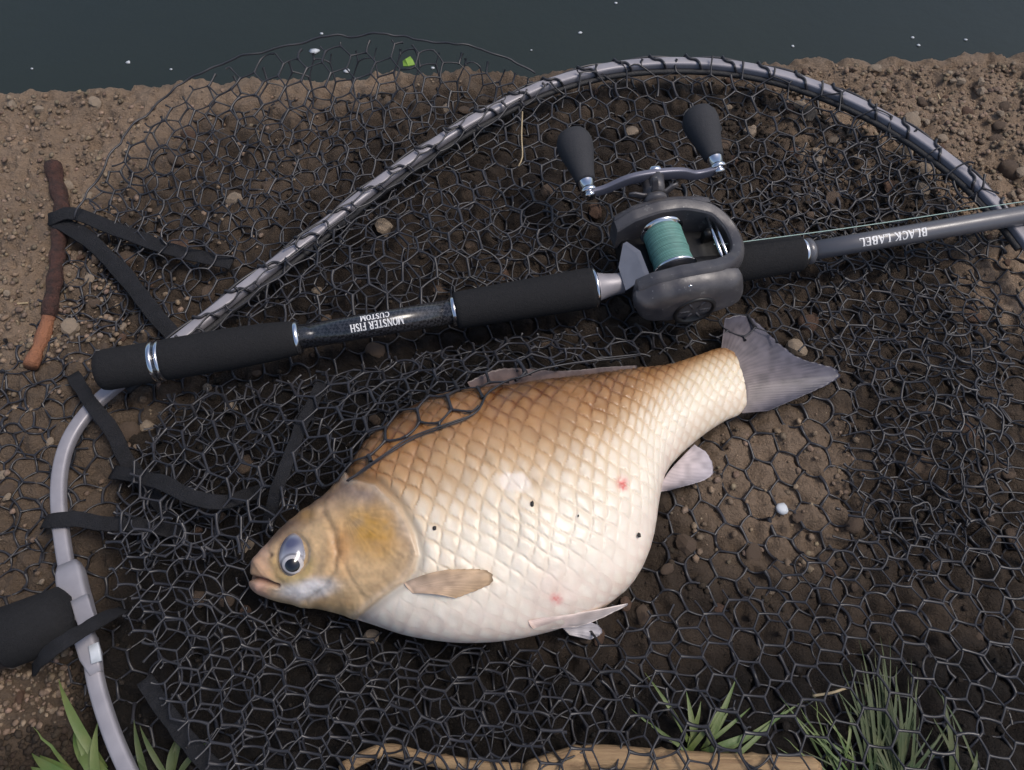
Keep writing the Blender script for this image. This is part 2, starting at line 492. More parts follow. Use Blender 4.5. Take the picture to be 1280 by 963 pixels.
# water sheet
wl = [E0 + EA * a + EN * b for a, b in ((-60, -0.3), (60, -0.3), (60, 150), (-60, 150))]
wa = np.linspace(-60, 60, 13); wb = np.r_[-0.3, np.linspace(0.1, 150, 9)]
WA, WB = np.meshgrid(wa, wb, indexing='ij')
WV = np.stack([E0[0] + WA * EA[0] + WB * EN[0], E0[1] + WA * EA[1] + WB * EN[1], np.full(WA.shape, WATER_Z)], -1)
water = mesh('water', WV.reshape(-1, 3), grid_faces(*WA.shape)[:, ::-1], M['water'])
tag(water, 'dark still murky water beyond the earth bank', 'water', kind='structure')

# lookup of the soil height
HX0, HX1, HY0, HY1, HS = -1.3, 1.5, -0.5, 1.25, 0.003
hx = np.arange(HX0, HX1, HS); hy = np.arange(HY0, HY1, HS)
HGX, HGY = np.meshgrid(hx, hy, indexing='ij')
HG = relief(HGX, HGY)
eb = edge_b(HGX, HGY)
HG = np.where(eb > 0.01, WATER_Z - 0.1, HG)


def soil(x, y):
    i = np.clip(((np.asarray(x) - HX0) / HS).round().astype(int), 0, HG.shape[0] - 1)
    j = np.clip(((np.asarray(y) - HY0) / HS).round().astype(int), 0, HG.shape[1] - 1)
    return HG[i, j]


def on_soil(u, v, off=0.0):
    z = 0.0
    for _ in range(5):
        p = at(u, v, z); z = float(soil(p[0], p[1])) + off
    return at(u, v, z)


# stones: icosphere variants
def rock(seed, sub=2):
    import bmesh
    r = random.Random(seed)
    bm = bmesh.new()
    bmesh.ops.create_icosphere(bm, subdivisions=sub, radius=1)
    ax = [(Vector((r.gauss(0, 1), r.gauss(0, 1), r.gauss(0, 1))).normalized(), r.uniform(0.55, 0.95)) for _ in range(9)]
    for v in bm.verts:
        n = v.co.normalized(); k = 1.0
        for a, d in ax:
            q = n.dot(a)
            if q > d:
                k = min(k, d / q)
        v.co = n * (k + r.uniform(-0.03, 0.03))
    me_v = np.array([v.co[:] for v in bm.verts]); me_f = np.array([[q.index for q in f.verts] for f in bm.faces])
    bm.free()
    return me_v, me_f


ROCKS = []
for k in range(9):
    v_, f_ = rock(k)
    me = bpy.data.meshes.new('stone')
    me.from_pydata([tuple(p) for p in v_], [], [tuple(int(i) for i in q) for q in f_])
    me.materials.append(M[['stone', 'stone', 'stone_pale', 'stone', 'stone_red', 'stone', 'stone_pale', 'stone_red', 'stone'][k]])
    if k % 2:
        me.polygons.foreach_set('use_smooth', np.ones(len(me.polygons), bool))
    ROCKS.append(me)
placed = 0
while placed < 270:
    if placed < 110:
        u, v = random.uniform(900, 1300), random.uniform(70, 300)
        if v > 80 + (u - 860) * 0.42 + 60: continue
    elif placed < 150:
        u, v = random.uniform(-20, 260), random.uniform(118, 900)
        if u > 190 - abs(v - 300) * 0.15 or (v > 430 and u > 90): continue
    else:
        u, v = random.uniform(120, 1270), random.uniform(110, 800)
        if inpoly(np.array(u), np.array(v), [(320, 730), (440, 560), (600, 470), (900, 420), (1040, 460), (900, 540), (800, 740), (600, 800)]): continue
    s = random.choice((3, 3.5, 4, 4, 5, 6, 8)) / 1000 * random.uniform(0.8, 1.25) * (1.0 if placed < 150 else 1.35)
    p = on_soil(u, v)
    if edge_b(p[0], p[1]) > -0.012: continue
    o = bpy.data.objects.new('stone', random.choice(ROCKS if placed >= 150 or random.random() < .4 else (ROCKS[2], ROCKS[6])))
    COL.objects.link(o); o.parent = ground
    o.location = (p[0], p[1], p[2] + s * 0.05)
    o.scale = (s * random.uniform(0.8, 1.3), s * random.uniform(0.8, 1.2), s * random.uniform(0.5, 0.8))
    o.rotation_euler = (random.uniform(-.4, .4), random.uniform(-.4, .4), random.uniform(0, 6.3))
    placed += 1
# fine gravel, one mass
gv_, gf_ = rock(50, 1)
nG = 13000
gx = RNG.uniform(-0.75, 0.8, nG); gy = RNG.uniform(-0.05, 0.85, nG)
for a_, b_, u0, u1, v0, v1 in ((0, 4000, 900, 1330, 70, 310), (4000, 5600, -40, 170, 115, 460), (5600, 6400, -40, 110, 800, 980), (6400, 6600, 800, 1100, 480, 780)):
    q_ = np.array([at(u, v, 0) for u, v in zip(RNG.uniform(u0, u1, b_ - a_), RNG.uniform(v0, v1, b_ - a_))])
    gx[a_:b_], gy[a_:b_] = q_[:, 0], q_[:, 1]
keep = edge_b(gx, gy) < -0.01
gx, gy = gx[keep], gy[keep]
gs = (0.6 + 2.9 * RNG.random(len(gx)) ** 2.0) / 1000
th = RNG.uniform(0, 6.28, len(gx))
c_, s_ = np.cos(th), np.sin(th)
gz = soil(gx, gy) + gs * 0.25
GV = np.stack([gx[:, None] + gs[:, None] * (gv_[None, :, 0] * c_[:, None] * 1.3 - gv_[None, :, 1] * s_[:, None]),
               gy[:, None] + gs[:, None] * (gv_[None, :, 0] * s_[:, None] * 1.3 + gv_[None, :, 1] * c_[:, None]),
               gz[:, None] + gs[:, None] * 0.7 * gv_[None, :, 2]], -1)
GF = (gf_[None] + (np.arange(len(gx)) * len(gv_))[:, None, None]).reshape(-1, 3)
gu2, gv2 = spot(np.stack([gx, gy, gz], 1))
lit_ = 1 - 0.86 * inpoly(gu2, gv2, wet_shade_poly) * (np.hypot(gu2 - 950, gv2 - 600) > 130) - 0.15 * inpoly(gu2, gv2, deep_shade_poly)  # gravel colour darkened to follow the shade painted on the soil
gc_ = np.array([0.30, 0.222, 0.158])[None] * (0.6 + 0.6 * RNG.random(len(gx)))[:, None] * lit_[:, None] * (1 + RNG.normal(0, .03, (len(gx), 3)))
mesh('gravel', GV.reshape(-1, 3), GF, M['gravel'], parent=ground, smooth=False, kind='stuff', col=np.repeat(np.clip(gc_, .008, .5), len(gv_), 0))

# ------------------------------------------------------------------ the fish
TB = [((314, 727), (316, 738)), ((320, 702), (329, 746)), ((336, 682), (348, 752)), ((352, 666), (376, 757)), ((380, 642), (412, 764)),
      ((412, 620), (462, 779)), ((438, 592), (505, 793)), ((456, 560), (552, 801)), ((482, 537), (592, 803)), ((514, 515), (634, 800)),
      ((548, 501), (676, 792)), ((582, 494), (712, 781)), ((612, 490), (742, 766)), ((645, 486), (770, 748)), ((680, 481), (792, 726)),
      ((715, 476), (808, 698)), ((750, 471), (818, 664)), ((782, 466), (823, 628)), ((812, 462), (832, 592)), ((840, 457), (853, 566)),
      ((866, 449), (880, 543)), ((888, 441), (906, 526)), ((903, 438), (924, 518)), ((913, 442), (932, 508))]
NS, NP = 640, 330
NU = 270
TBs = spline(np.array([[*t, *b] for t, b in TB], float), NS)
sN = np.linspace(0, 1, NS)
thick = np.interp(sN, [0, .012, .04, .10, .18, .28, .40, .52, .64, .74, .84, .93, 1],
                  [.0065, .0105, .017, .027, .036, .043, .047, .047, .042, .033, .024, .017, .0125])
for _ in range(30):
    thick[1:-1] = (thick[:-2] + 2 * thick[1:-1] + thick[2:]) / 4
zmid = np.interp(sN, [0, .15, .35, .6, .85, 1], [.032, .040, .0475, .046, .033, .027])
for _ in range(60):
    zmid[1:-1] = (zmid[:-2] + 2 * zmid[1:-1] + zmid[2:]) / 4
Tw = np.array([at(t[0], t[1], z) for t, z in zip(TBs[:, :2], zmid)])
Bw = np.array([at(t[0], t[1], z) for t, z in zip(TBs[:, 2:], zmid)])
phi = np.r_[np.linspace(0, np.pi, NU, endpoint=False), np.linspace(np.pi, 2 * np.pi, NP - NU, endpoint=False)]
cp, sp = np.cos(phi), np.sin(phi)
ex_ = 0.92
cpp = np.sign(cp) * np.abs(cp) ** ex_; spp = np.sign(sp) * np.abs(sp) ** ex_
Cw = (Tw + Bw) / 2; Hw = (Tw - Bw) / 2
FV = Cw[:, None] + Hw[:, None] * cpp[None, :, None] + np.array([0, 0, 1.0]) * (thick[:, None] * spp[None])[..., None]


def grid_normals(G):
    du = np.gradient(G, axis=0)
    dv = (np.roll(G, -1, 1) - np.roll(G, 1, 1))
    n = np.cross(du, dv)
    n /= np.linalg.norm(n, axis=2)[..., None] + 1e-12
    return n


FN = grid_normals(FV)
cen = Cw[:, None] - FV
if np.mean((FN * -cen).sum(2)) < 0:
    FN = -FN
U_, V_ = spot(FV.reshape(-1, 3))
U_ = U_.reshape(NS, NP); V_ = V_.reshape(NS, NP)
gill = [(436, 598), (470, 606), (498, 634), (516, 668), (522, 694), (517, 712), (503, 728), (478, 746), (446, 772), (436, 800)]
headpoly = gill + [(250, 820), (250, 560), (420, 570)]
dg = pdist(U_, V_, gill) * np.where(inpoly(U_, V_, headpoly), 1, -1)        # + on the head
body = sstep(-2, -16, dg + 6 * vnoise(U_, V_, 1 / 14, 12))
# scales: overlapping plates, rounded towards the tail
along = np.r_[0, np.cumsum(np.linalg.norm(np.diff(Cw, axis=0), axis=1))]
AX = np.broadcast_to(along[:, None], (NS, NP))
half = np.linalg.norm(Hw, axis=1)
arc = np.r_[0, np.cumsum(np.linalg.norm(np.diff(FV[NS // 2], axis=0), axis=1))]
ACR = (arc / arc[NU - 1])[None, :] * (2.55 * half)[:, None] - (1.27 * half)[:, None]
rowh0 = 0.0100
shrink = (0.62 + 0.38 * sstep(1.0, 0.55, sN))[:, None]
nrow = ACR / (rowh0 * shrink)
# straighten rows: constant number of rows along the body in the tail part
SXs = 0.0145
ax_w = np.cumsum(np.r_[0, np.diff(along)] / (0.0134 * (0.66 + 0.34 * sstep(1.0, 0.6, sN))))
AXn = np.broadcast_to(ax_w[:, None], (NS, NP)) + 0.12 * np.sin(nrow * 0.9) - 0.012 * (nrow) ** 2 * 0.5
AXn = AXn + 0.30 * vnoise(U_, V_, 1 / 38, 1) + 0.14 * vnoise(U_, V_, 1 / 13, 2)
nrow = nrow + 0.40 * vnoise(U_, V_, 1 / 42, 4) + 0.18 * vnoise(U_, V_, 1 / 13, 5)
best = np.full((NS, NP), 1e9); hgt = np.zeros((NS, NP)); edg = np.zeros((NS, NP)); sid = np.zeros((NS, NP))
j0 = np.floor(nrow)
for dj in (0, 1):
    j = j0 + dj
    ddy = np.abs(nrow - j)
    pb = 0.5 * (1 - ddy ** 1.7)
    offs = (j % 2) * 0.5
    cx = np.ceil(AXn - pb - offs) + offs                  # most forward scale of the row that still covers the point
    e_ = cx + pb - AXn
    ok = cx < best
    best = np.where(ok, cx, best)
    hgt = np.where(ok, 1 - e_, hgt)
    edg = np.where(ok, e_, edg)
    sid = np.where(ok, np.sin(cx * 12.9898 + j * 78.233) * 43758.5453, sid)
sid = sid - np.floor(sid)
under = (spp < 0)[None, :]
smask = body * np.where(under, 0, 1)
belly = sstep(0.30, 0.95, -cpp)[None] * np.ones((NS, 1))
samp = smask * np.clip(0.85 + 1.1 * vnoise(U_, V_, 1 / 45, 14), 0.3, 1.2) * (1 - 0.92 * sstep(0.45, 0.90, -cpp)[None]) * (0.65 + 0.35 * sstep(1, .9, sN)[:, None])
disp = samp * (0.0005 * hgt * sstep(0, 0.28, edg) + 0.0008 * np.sin(np.pi * np.clip(edg, 0, 1)))
disp += smask * 0.0012 * vnoise(U_, V_, 1 / 55, 2) + smask * 0.0005 * vnoise(U_, V_, 1 / 9, 3)
# gill cover, cheek, mouth relief
headm = np.where(under, 0, 1) * sstep(-3, 3, dg)
disp += headm * 0.0018 * np.exp(-np.clip(dg, 0, None) / 34.0)
disp -= 0.0011 * np.exp(-((dg + 5) / 6) ** 2) * np.where(under, 0, 1)
preop = [(404, 640), (416, 662), (421, 690), (418, 714), (405, 734), (384, 750)]
dp = pdist(U_, V_, preop)
disp -= headm * 0.0011 * np.exp(-(dp / 4.0) ** 2)
disp += headm * 0.0007 * np.exp(-((dp - 9) / 7.0) ** 2)
sub = [(421, 690), (440, 726), (455, 748)]
disp -= headm * 0.0006 * np.exp(-(pdist(U_, V_, sub) / 3.5) ** 2)
mouth = [(310, 722), (322, 724), (333, 727), (346, 733)]
dm = pdist(U_, V_, mouth)
disp -= headm * 0.0048 * np.exp(-(dm / 3.0) ** 2)
maxl = [(321, 703), (330, 716), (346, 734)]
dx_ = pdist(U_, V_, maxl)
disp += headm * 0.0014 * np.exp(-((dx_ - 1) / 4) ** 2) * sstep(0, 4, dm)
lip = np.hypot(U_ - 324, V_ - 735)
disp += headm * 0.0022 * np.exp(-(lip / 9) ** 2)
de = np.hypot((U_ - 366) / 20.5, (V_ - 692) / 25.5)
disp -= headm * 0.0025 * sstep(1.15, 0.8, de)
disp += headm * 0.0005 * np.exp(-((de - 1.3) / 0.2) ** 2)
disp -= headm * 0.0014 * np.exp(-(np.hypot(U_ - 338, V_ - 694) / 3.2) ** 2)      # nostril
disp += headm * (0.0016 * vnoise(U_, V_, 1 / 28, 5) + 0.0008 * vnoise(U_, V_, 1 / 9, 6) + 0.0002 * vnoise(U_, V_, 1 / 3, 7))
FV2 = FV + FN * disp[..., None]

# skin colours, anchored to the body
q = (1 - cpp)[None] / 2 * np.ones((NS, 1))                # 0 back, 1 belly
q = q + 0.05 * vnoise(U_, V_, 1 / 40, 6) + 0.03 * vnoise(U_, V_, 1 / 14, 7)
q = q + 0.16 * sstep(.70, 1.0, sN)[:, None]
stops = [(0.0, (0.05, 0.022, 0.008)), (0.05, (0.135, 0.060, 0.018)), (0.12, (0.27, 0.128, 0.042)), (0.22, (0.38, 0.205, 0.085)), (0.34, (0.54, 0.355, 0.19)),
         (0.47, (0.72, 0.58, 0.41)), (0.62, (0.79, 0.70, 0.56)), (0.8, (0.80, 0.72, 0.61)), (0.93, (0.77, 0.66, 0.57)), (1.0, (0.70, 0.57, 0.49))]
sx = [s[0] for s in stops]
sx = [min(1, v ** 0.9 * 1.0 + 0.035 * math.sin(v * math.pi)) for v in sx]
C = np.stack([np.interp(q, sx, [s[1][k] for s in stops]) for k in range(3)], -1)


def blend(C, mask, col):
    return C * (1 - mask[..., None]) + np.asarray(col) * mask[..., None]


tailm = sstep(0.80, 0.95, sN)[:, None] * sstep(0.2, 0.5, q) * np.ones((1, NP))
C = blend(C, 0.5 * tailm, (0.70, 0.58, 0.38))
edge_dark = np.clip(np.exp(-(edg / 0.24) ** 2) + 0.75 * np.exp(-((1 - edg) / 0.26) ** 2), 0, 1) * smask * np.clip(0.75 + 1.2 * vnoise(U_, V_, 1 / 30, 13), 0.15, 1)
back = sstep(0.50, 0.10, q)
C = C * (1 - (edge_dark * (0.02 + 0.26 * sstep(0.80, 0.42, q) + 0.55 * back))[..., None] * np.array([0.75, 0.95, 1.15]))
C = C * (1 + smask * (sid - 0.5) * (0.10 + 0.16 * back))[..., None]
ctr = smask * sstep(0.15, 0.5, edg) * sstep(1.0, 0.6, edg) * sstep(0.30, 0.6, q)
C = blend(C, 0.55 * ctr, (0.86, 0.80, 0.69))
for (bu, bv, br, a_) in ((612, 577, 8, .55), (668, 603, 9, .6), (684, 604, 6, .5), (580, 600, 22, .35), (548, 610, 20, .3), (650, 585, 14, .25), (560, 560, 26, .2), (700, 560, 30, .18)):
    C = blend(C, a_ * smask * np.exp(-(np.hypot(U_ - bu, V_ - bv) / br) ** 2), (0.36, 0.24, 0.13))
bare_ = smask * sstep(1.1, 0.7, np.hypot((U_ - 642) / 22, (V_ - 604) / 14) + 0.5 * vnoise(U_, V_, 1 / 10, 8))
C = blend(C, 0.8 * bare_, (0.84, 0.76, 0.68))
for (bu, bv, br) in ((777, 604, 6.5), (779, 610, 4), (697, 749, 6), (692, 747, 4)):
    C = blend(C, 0.85 * np.where(under, 0, 1) * np.exp(-(np.hypot(U_ - bu, V_ - bv) / br) ** 2) * np.clip(0.8 + vnoise(U_, V_, 1 / 2.5, 9), 0, 1), (0.60, 0.02, 0.03))
C = blend(C, 0.25 * np.exp(-(np.hypot(U_ - 690, V_ - 735) / 26) ** 2) * np.where(under, 0, 1), (0.74, 0.48, 0.42))
C = blend(C, 0.4 * np.exp(-(np.hypot(U_ - 800, V_ - 660) / 35) ** 2), (0.78, 0.68, 0.60))
# head
hm = sstep(-5, 3, dg) * np.ones_like(q)
n1 = vnoise(U_, V_, 1 / 24, 10); n2 = vnoise(U_, V_, 1 / 8, 11)
H = np.ones_like(C) * np.array([0.57, 0.385, 0.205])
H = blend(H, sstep(0.40, 0.12, q + 0.14 * n1), (0.20, 0.125, 0.085))
H = blend(H, sstep(0.10, 0.02, q), (0.16, 0.09, 0.05))
H = blend(H, 0.95 * np.exp(-(((U_ - 470) / 40) ** 2 + ((V_ - 664) / 34) ** 2) ** 1.5) * np.clip(0.85 + 0.8 * n1 + .5 * n2, 0, 1), (0.47, 0.245, 0.03))
H = blend(H, 0.75 * np.exp(-(((U_ - 426) / 13) ** 2 + ((V_ - 684) / 26) ** 2)), (0.44, 0.20, 0.06))
H = blend(H, 0.7 * np.exp(-(np.hypot((U_ - 458) / 30, (V_ - 618) / 16)) ** 2), (0.24, 0.185, 0.175))
H = blend(H, 0.6 * np.exp(-(np.hypot((U_ - 505) / 14, (V_ - 660) / 34)) ** 2), (0.47, 0.36, 0.27))
H = blend(H, 0.6 * np.exp(-(np.hypot((U_ - 384) / 11, (V_ - 646) / 10)) ** 2), (0.40, 0.22, 0.05))
H = blend(H, 0.9 * np.exp(-(np.hypot((U_ - 384) / 38, (V_ - 736 + (U_ - 384) * .12) / 14)) ** 4), (0.74, 0.71, 0.71))
H = blend(H, 0.55 * np.exp(-((de - 1.25) / 0.3) ** 2) * sstep(690, 705, V_), (0.46, 0.34, 0.10))
H = blend(H, 0.8 * sstep(347, 328, U_), (0.52, 0.32, 0.23))
H = blend(H, 0.7 * np.exp(-(lip / 10) ** 2), (0.62, 0.36, 0.27))
H = blend(H, 0.8 * np.exp(-(dm / 2.6) ** 2), (0.24, 0.10, 0.08))
H = blend(H, 0.5 * sstep(752, 768, V_) * sstep(400, 340, U_), (0.58, 0.36, 0.24))
H = H * (1 - 0.30 * np.exp(-(dp / 2.6) ** 2))[..., None]
H = blend(H, 0.5 * np.exp(-((dg - 4) / 5) ** 2), (0.62, 0.50, 0.38))
n3 = vnoise(U_, V_, 1 / 3.5, 12)
rad_ang = np.arctan2(V_ - 640, U_ - 430)
stria = vnoise(rad_ang * 20, np.hypot(U_ - 430, V_ - 640) / 22, 1.0, 9) * np.exp(-(np.hypot(U_ - 470, V_ - 680) / 55) ** 4)
H = H * (1 + 0.30 * n2 + 0.28 * n1 + 0.22 * n3 + 0.30 * stria)[..., None]
H = blend(H, np.clip(1.2 * vnoise(U_, V_, 1 / 18, 15) - 0.1, 0, 0.5), (0.46, 0.27, 0.12))
H = blend(H, 0.8 * np.exp(-(np.hypot(U_ - 338, V_ - 694) / 2.6) ** 2), (0.10, 0.06, 0.04))
C = C * (1 - hm[..., None]) + H * hm[..., None]
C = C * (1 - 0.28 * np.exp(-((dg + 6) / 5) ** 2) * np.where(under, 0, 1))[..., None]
C = np.clip(C, 0.005, 0.86)

froot = empty('fish', Cw[NS // 2] * np.array([1, 1, 0]), 'pale golden deep-bodied carp lying on its side in the black net', 'fish')
n0 = len(FV2.reshape(-1, 3))
FVv = np.vstack([FV2.reshape(-1, 3), FV2[0].mean(0), FV2[-1].mean(0)])
FF = [tuple(f) for f in grid_faces(NS, NP, True)]
FF += [(n0, (j + 1) % NP, j) for j in range(NP)] + [(n0 + 1, (NS - 1) * NP + j, (NS - 1) * NP + (j + 1) % NP) for j in range(NP)]
fcol = np.vstack([C.reshape(-1, 3), C[0].mean(0), C[-1].mean(0)])
fbody = mesh('body', FVv, FF, M['fish'], parent=froot, col=fcol)

FTOP = np.full(HG.shape, -1.0)
fi = np.clip(((FVv[:, 0] - HX0) / HS).round().astype(int), 0, HG.shape[0] - 1); fj = np.clip(((FVv[:, 1] - HY0) / HS).round().astype(int), 0, HG.shape[1] - 1)
np.maximum.at(FTOP, (fi, fj), FVv[:, 2])


def fish_top(x, y):
    i = np.clip(((np.asarray(x) - HX0) / HS).round().astype(int), 0, HG.shape[0] - 1)
    j = np.clip(((np.asarray(y) - HY0) / HS).round().astype(int), 0, HG.shape[1] - 1)
    return FTOP[i, j]


def on_fish(u, v, off=0.0):
    z = 0.08
    for _ in range(14):
        p = at(u, v, z)
        h = float(fish_top(p[0], p[1]))
        if h < 0: h = 0.03
        z = 0.5 * z + 0.5 * (h + off)
    return at(u, v, z)


# eye: bulging ball, silver iris, black pupil
ec = on_fish(366, 692, 0.0)
er = mpp(ec)
nrm = np.array([-0.10, -0.05, 1.0]); nrm /= np.linalg.norm(nrm)
e1 = np.array([1.0, 0, 0]); e1 -= nrm * (e1 @ nrm); e1 /= np.linalg.norm(e1); e2 = np.cross(nrm, e1)
EV, EC = [], []
nr, na = 26, 48
fy = 1 / abs(CU[1])
for i in range(nr):
    t = (i / (nr - 1)) * math.pi * 0.5
    for j in range(na):
        a = 2 * math.pi * j / na
        p = ec - nrm * 0.0035 + (e1 * math.cos(a) * 19.5 * er + e2 * math.sin(a) * 24.5 * er * 1.14) * math.sin(t) + nrm * 0.0088 * math.cos(t)
        EV.append(p)
EV = np.array(EV)
eu, ev = spot(EV)
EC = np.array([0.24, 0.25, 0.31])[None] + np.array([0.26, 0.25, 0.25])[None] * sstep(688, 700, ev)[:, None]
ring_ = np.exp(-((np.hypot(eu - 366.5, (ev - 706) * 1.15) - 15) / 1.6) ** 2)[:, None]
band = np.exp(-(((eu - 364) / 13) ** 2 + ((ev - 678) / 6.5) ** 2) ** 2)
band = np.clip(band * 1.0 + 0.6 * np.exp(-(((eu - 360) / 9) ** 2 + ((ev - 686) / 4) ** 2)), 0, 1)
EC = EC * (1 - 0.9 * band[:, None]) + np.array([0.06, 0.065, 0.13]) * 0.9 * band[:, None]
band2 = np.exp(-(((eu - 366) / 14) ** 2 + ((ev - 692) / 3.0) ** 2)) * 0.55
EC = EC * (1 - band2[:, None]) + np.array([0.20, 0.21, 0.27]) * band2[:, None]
rim = sstep(0.86, 1.0, np.hypot((eu - 366) / 19.5, (ev - 692) / 24.5)) * 0.65
EC = EC * (1 - rim[:, None]) + np.array([0.30, 0.24, 0.20]) * rim[:, None]
EC = EC * (1 - 0.75 * ring_) + np.array([0.05, 0.045, 0.05]) * 0.75 * ring_
eye = mesh('eye', EV, grid_faces(nr, na, True)[:, ::-1] if False else grid_faces(nr, na, True), M['eye'], parent=froot, col=EC)


def eye_cap(cu, cv, ru, rv, lift, name, m, par):
    V = []
    for i in range(8):
        for j in range(28):
            a = 2 * math.pi * j / 28; k = i / 7
            u, v = cu + ru * k * math.cos(a), cv + rv * k * math.sin(a)
            # point on the eyeball along the sight line, found by search
            z = ec[2] + 0.006
            for _ in range(8):
                p = at(u, v, z)
                d = p - (ec - nrm * 0.0035)
                x_, y_ = (d @ e1) / (19.5 * er), (d @ e2) / (24.5 * er * 1.14)
                h = 0.0088 * math.sqrt(max(0.02, 1 - x_ * x_ - y_ * y_))
                tgt = (ec - nrm * 0.0035 + e1 * (d @ e1) + e2 * (d @ e2) + nrm * h)[2]
                z = tgt
            V.append(at(u, v, z) + nrm * (lift + 0.0006 * (1 - k * k)))
    return mesh(name, np.array(V), grid_faces(8, 28, True), m, parent=par)


eye_cap(366.5, 706, 13.5, 11.5, 0.0004, 'iris', M['iris'], eye)
eye_cap(366.5, 707.5, 9.4, 8.3, 0.0014, 'pupil', M['pupil'], eye)


def fin(name, base, tip, nr, nl, c0, c1, cray, thick_=0.0011, ray=0.0006, rays=14, curve=0.0):
    """a thin fin: base and tip polylines of world points, fine rays as ridges"""
    b = spline(base, nr); t = spline(tip, nr)
    k = np.linspace(0, 1, nl)
    G = b[:, None] * (1 - k)[None, :, None] + t[:, None] * k[None, :, None]
    G[:, :, 2] += curve * np.sin(k * math.pi)[None]
    ph = np.linspace(0, rays, nr)[:, None] + 0.25 * np.sin(k * 5)[None] + 0.10 * np.sin(np.arange(nr) * 1.7)[:, None]
    split = 1 + (k > 0.55)
    rd = np.cos(2 * np.pi * ph * 1.0)[:, :] * 0.6 + 0.4 * np.cos(2 * np.pi * ph * 2) * sstep(0.4, 0.7, k)[None]
    G[:, :, 2] += ray * rd
    jag = 0.012 * np.sin(np.arange(nr) * 2.1) + 0.008 * np.sin(np.arange(nr) * 5.3)
    G += (t - b)[:, None] * (jag[:, None] * (k[None] ** 6))[..., None]
    base_c = np.asarray(c0) * (1 - k)[None, :, None] + np.asarray(c1) * k[None, :, None]
    cc = base_c + (np.asarray(cray) - base_c) * (0.45 * np.clip(rd, 0, 1))[..., None]
    cc = cc * (1 + 0.5 * vnoise(*spot(G), 1 / 7, 3))[..., None]
    th = thick_ * (1 - 0.6 * k)[None, :, None] * np.array([0, 0, 1.0])
    top, bot = (G + th / 2).reshape(-1, 3), (G - th / 2).reshape(-1, 3)
    n = nr * nl
    F1 = grid_faces(nr, nl)
    F2 = F1[:, ::-1] + n
    ring = list(range(nl)) + [i * nl + nl - 1 for i in range(1, nr)] + [(nr - 1) * nl + j for j in range(nl - 2, -1, -1)] + [i * nl for i in range(nr - 2, 0, -1)]
    F3 = np.array([(ring[i], ring[i - 1], ring[i - 1] + n, ring[i] + n) for i in range(len(ring))])
    return mesh(name, np.vstack([top, bot]), np.vstack([F1[:, ::-1], F2[:, ::-1], F3]), M['fin'], parent=froot, col=np.vstack([cc.reshape(-1, 3)] * 2))


lav, lavd = (0.075, 0.073, 0.098), (0.22, 0.215, 0.27)
fin('tail_fin', [at(901, 440, .028), at(913, 447, .029), at(925, 468, .028), at(932, 492, .027), at(927, 517, .026)],
    [at(906, 398, .016), at(936, 396, .015), at(972, 428, .014), at(1000, 448, .014), at(1045, 462, .014), at(1040, 478, .014), at(960, 514, .015)],
    90, 26, (0.17, 0.14, 0.135), lav, (0.045, 0.042, 0.06), rays=30, ray=.00022)
fin('anal_fin', [at(820, 616, .036), at(836, 590, .036), at(856, 568, .033)], [at(838, 613, .020), at(888, 596, .016), at(886, 570, .016), at(868, 556, .02)],
    44, 18, (0.56, 0.46, 0.44), (0.36, 0.33, 0.36), (0.28, 0.24, 0.26), rays=13, ray=.0002)
fin('dorsal_fin', [at(594, 496, .052), at(660, 488, .052), at(730, 478, .050), at(798, 468, .044)],
    [at(584, 478, .048), at(628, 461, .046), at(700, 464, .046), at(760, 459, .045), at(796, 457, .045)],
    80, 12, (0.10, 0.052, 0.028), (0.115, 0.088, 0.084), (0.06, 0.04, 0.035), rays=26, ray=.0003)
fin('pectoral_fin', [on_fish(505, 729, .0002), on_fish(509, 735, .0002), on_fish(516, 742, .0002)],
    [on_fish(560, 712, .004), on_fish(602, 712, .004), on_fish(614, 718, .004), on_fish(617, 724, .004), on_fish(608, 733, .003), on_fish(570, 748, .002)],
    40, 20, (0.60, 0.44, 0.33), (0.47, 0.32, 0.19), (0.41, 0.28, 0.175), rays=13, ray=.0002, curve=.0045, thick_=.0007)
fin('pelvic_fin', [on_fish(660, 776, -.003), on_fish(664, 784, -.003), at(672, 790, .05)],
    [at(740, 764, .052), at(783, 755, .048), at(782, 758, .046), at(745, 776, .042), at(720, 784, .042)],
    36, 20, (0.72, 0.55, 0.48), (0.72, 0.64, 0.60), (0.60, 0.46, 0.40), rays=12, ray=.0002, curve=.004)
fin('pelvic_fin', [at(700, 782, .03), at(706, 788, .028), at(712, 794, .026)], [at(730, 776, .018), at(748, 782, .014), at(752, 792, .012), at(738, 800, .012)],
    30, 12, (0.52, 0.48, 0.48), (0.33, 0.32, 0.36), (0.30, 0.28, 0.30), rays=6, ray=.0005)

for (u, v, s, lab) in ((543, 660, 2.6, 'dark mud crumb behind the gill cover of the fish'), (665, 630, 3.0, 'dark mud crumb in the middle of the fish flank'),
                       (799, 669, 2.6, 'dark mud crumb near the vent of the fish'), (723, 645, 1.3, 'tiny dark speck between two larger crumbs on the flank')):
    p = on_fish(u, v, 0.0004)
    v_, f_ = rock(200 + u, 1)
    o = mesh('mud_crumb', v_ * np.array([s * 1.2, s * 1.6, s * 0.8]) * mpp(p) + p, f_, M['crumb'], smooth=False, loc=p)
    tag(o, lab, 'crumb', 'mud crumbs stuck on the fish')

# ------------------------------------------------------------------ fishing rod
RA, RB = at(124, 464, .047), at(1280, 269, .045)
RD = (RB - RA) / np.linalg.norm(RB - RA)


def rod_t(u):
    """distance along the rod axis where it crosses survey column u"""
    lo, hi = -0.2, 1.2
    for _ in range(40):
        mid = (lo + hi) / 2
        if spot((RA + RD * mid)[None])[0][0] < u: lo = mid
        else: hi = mid
    return (lo + hi) / 2


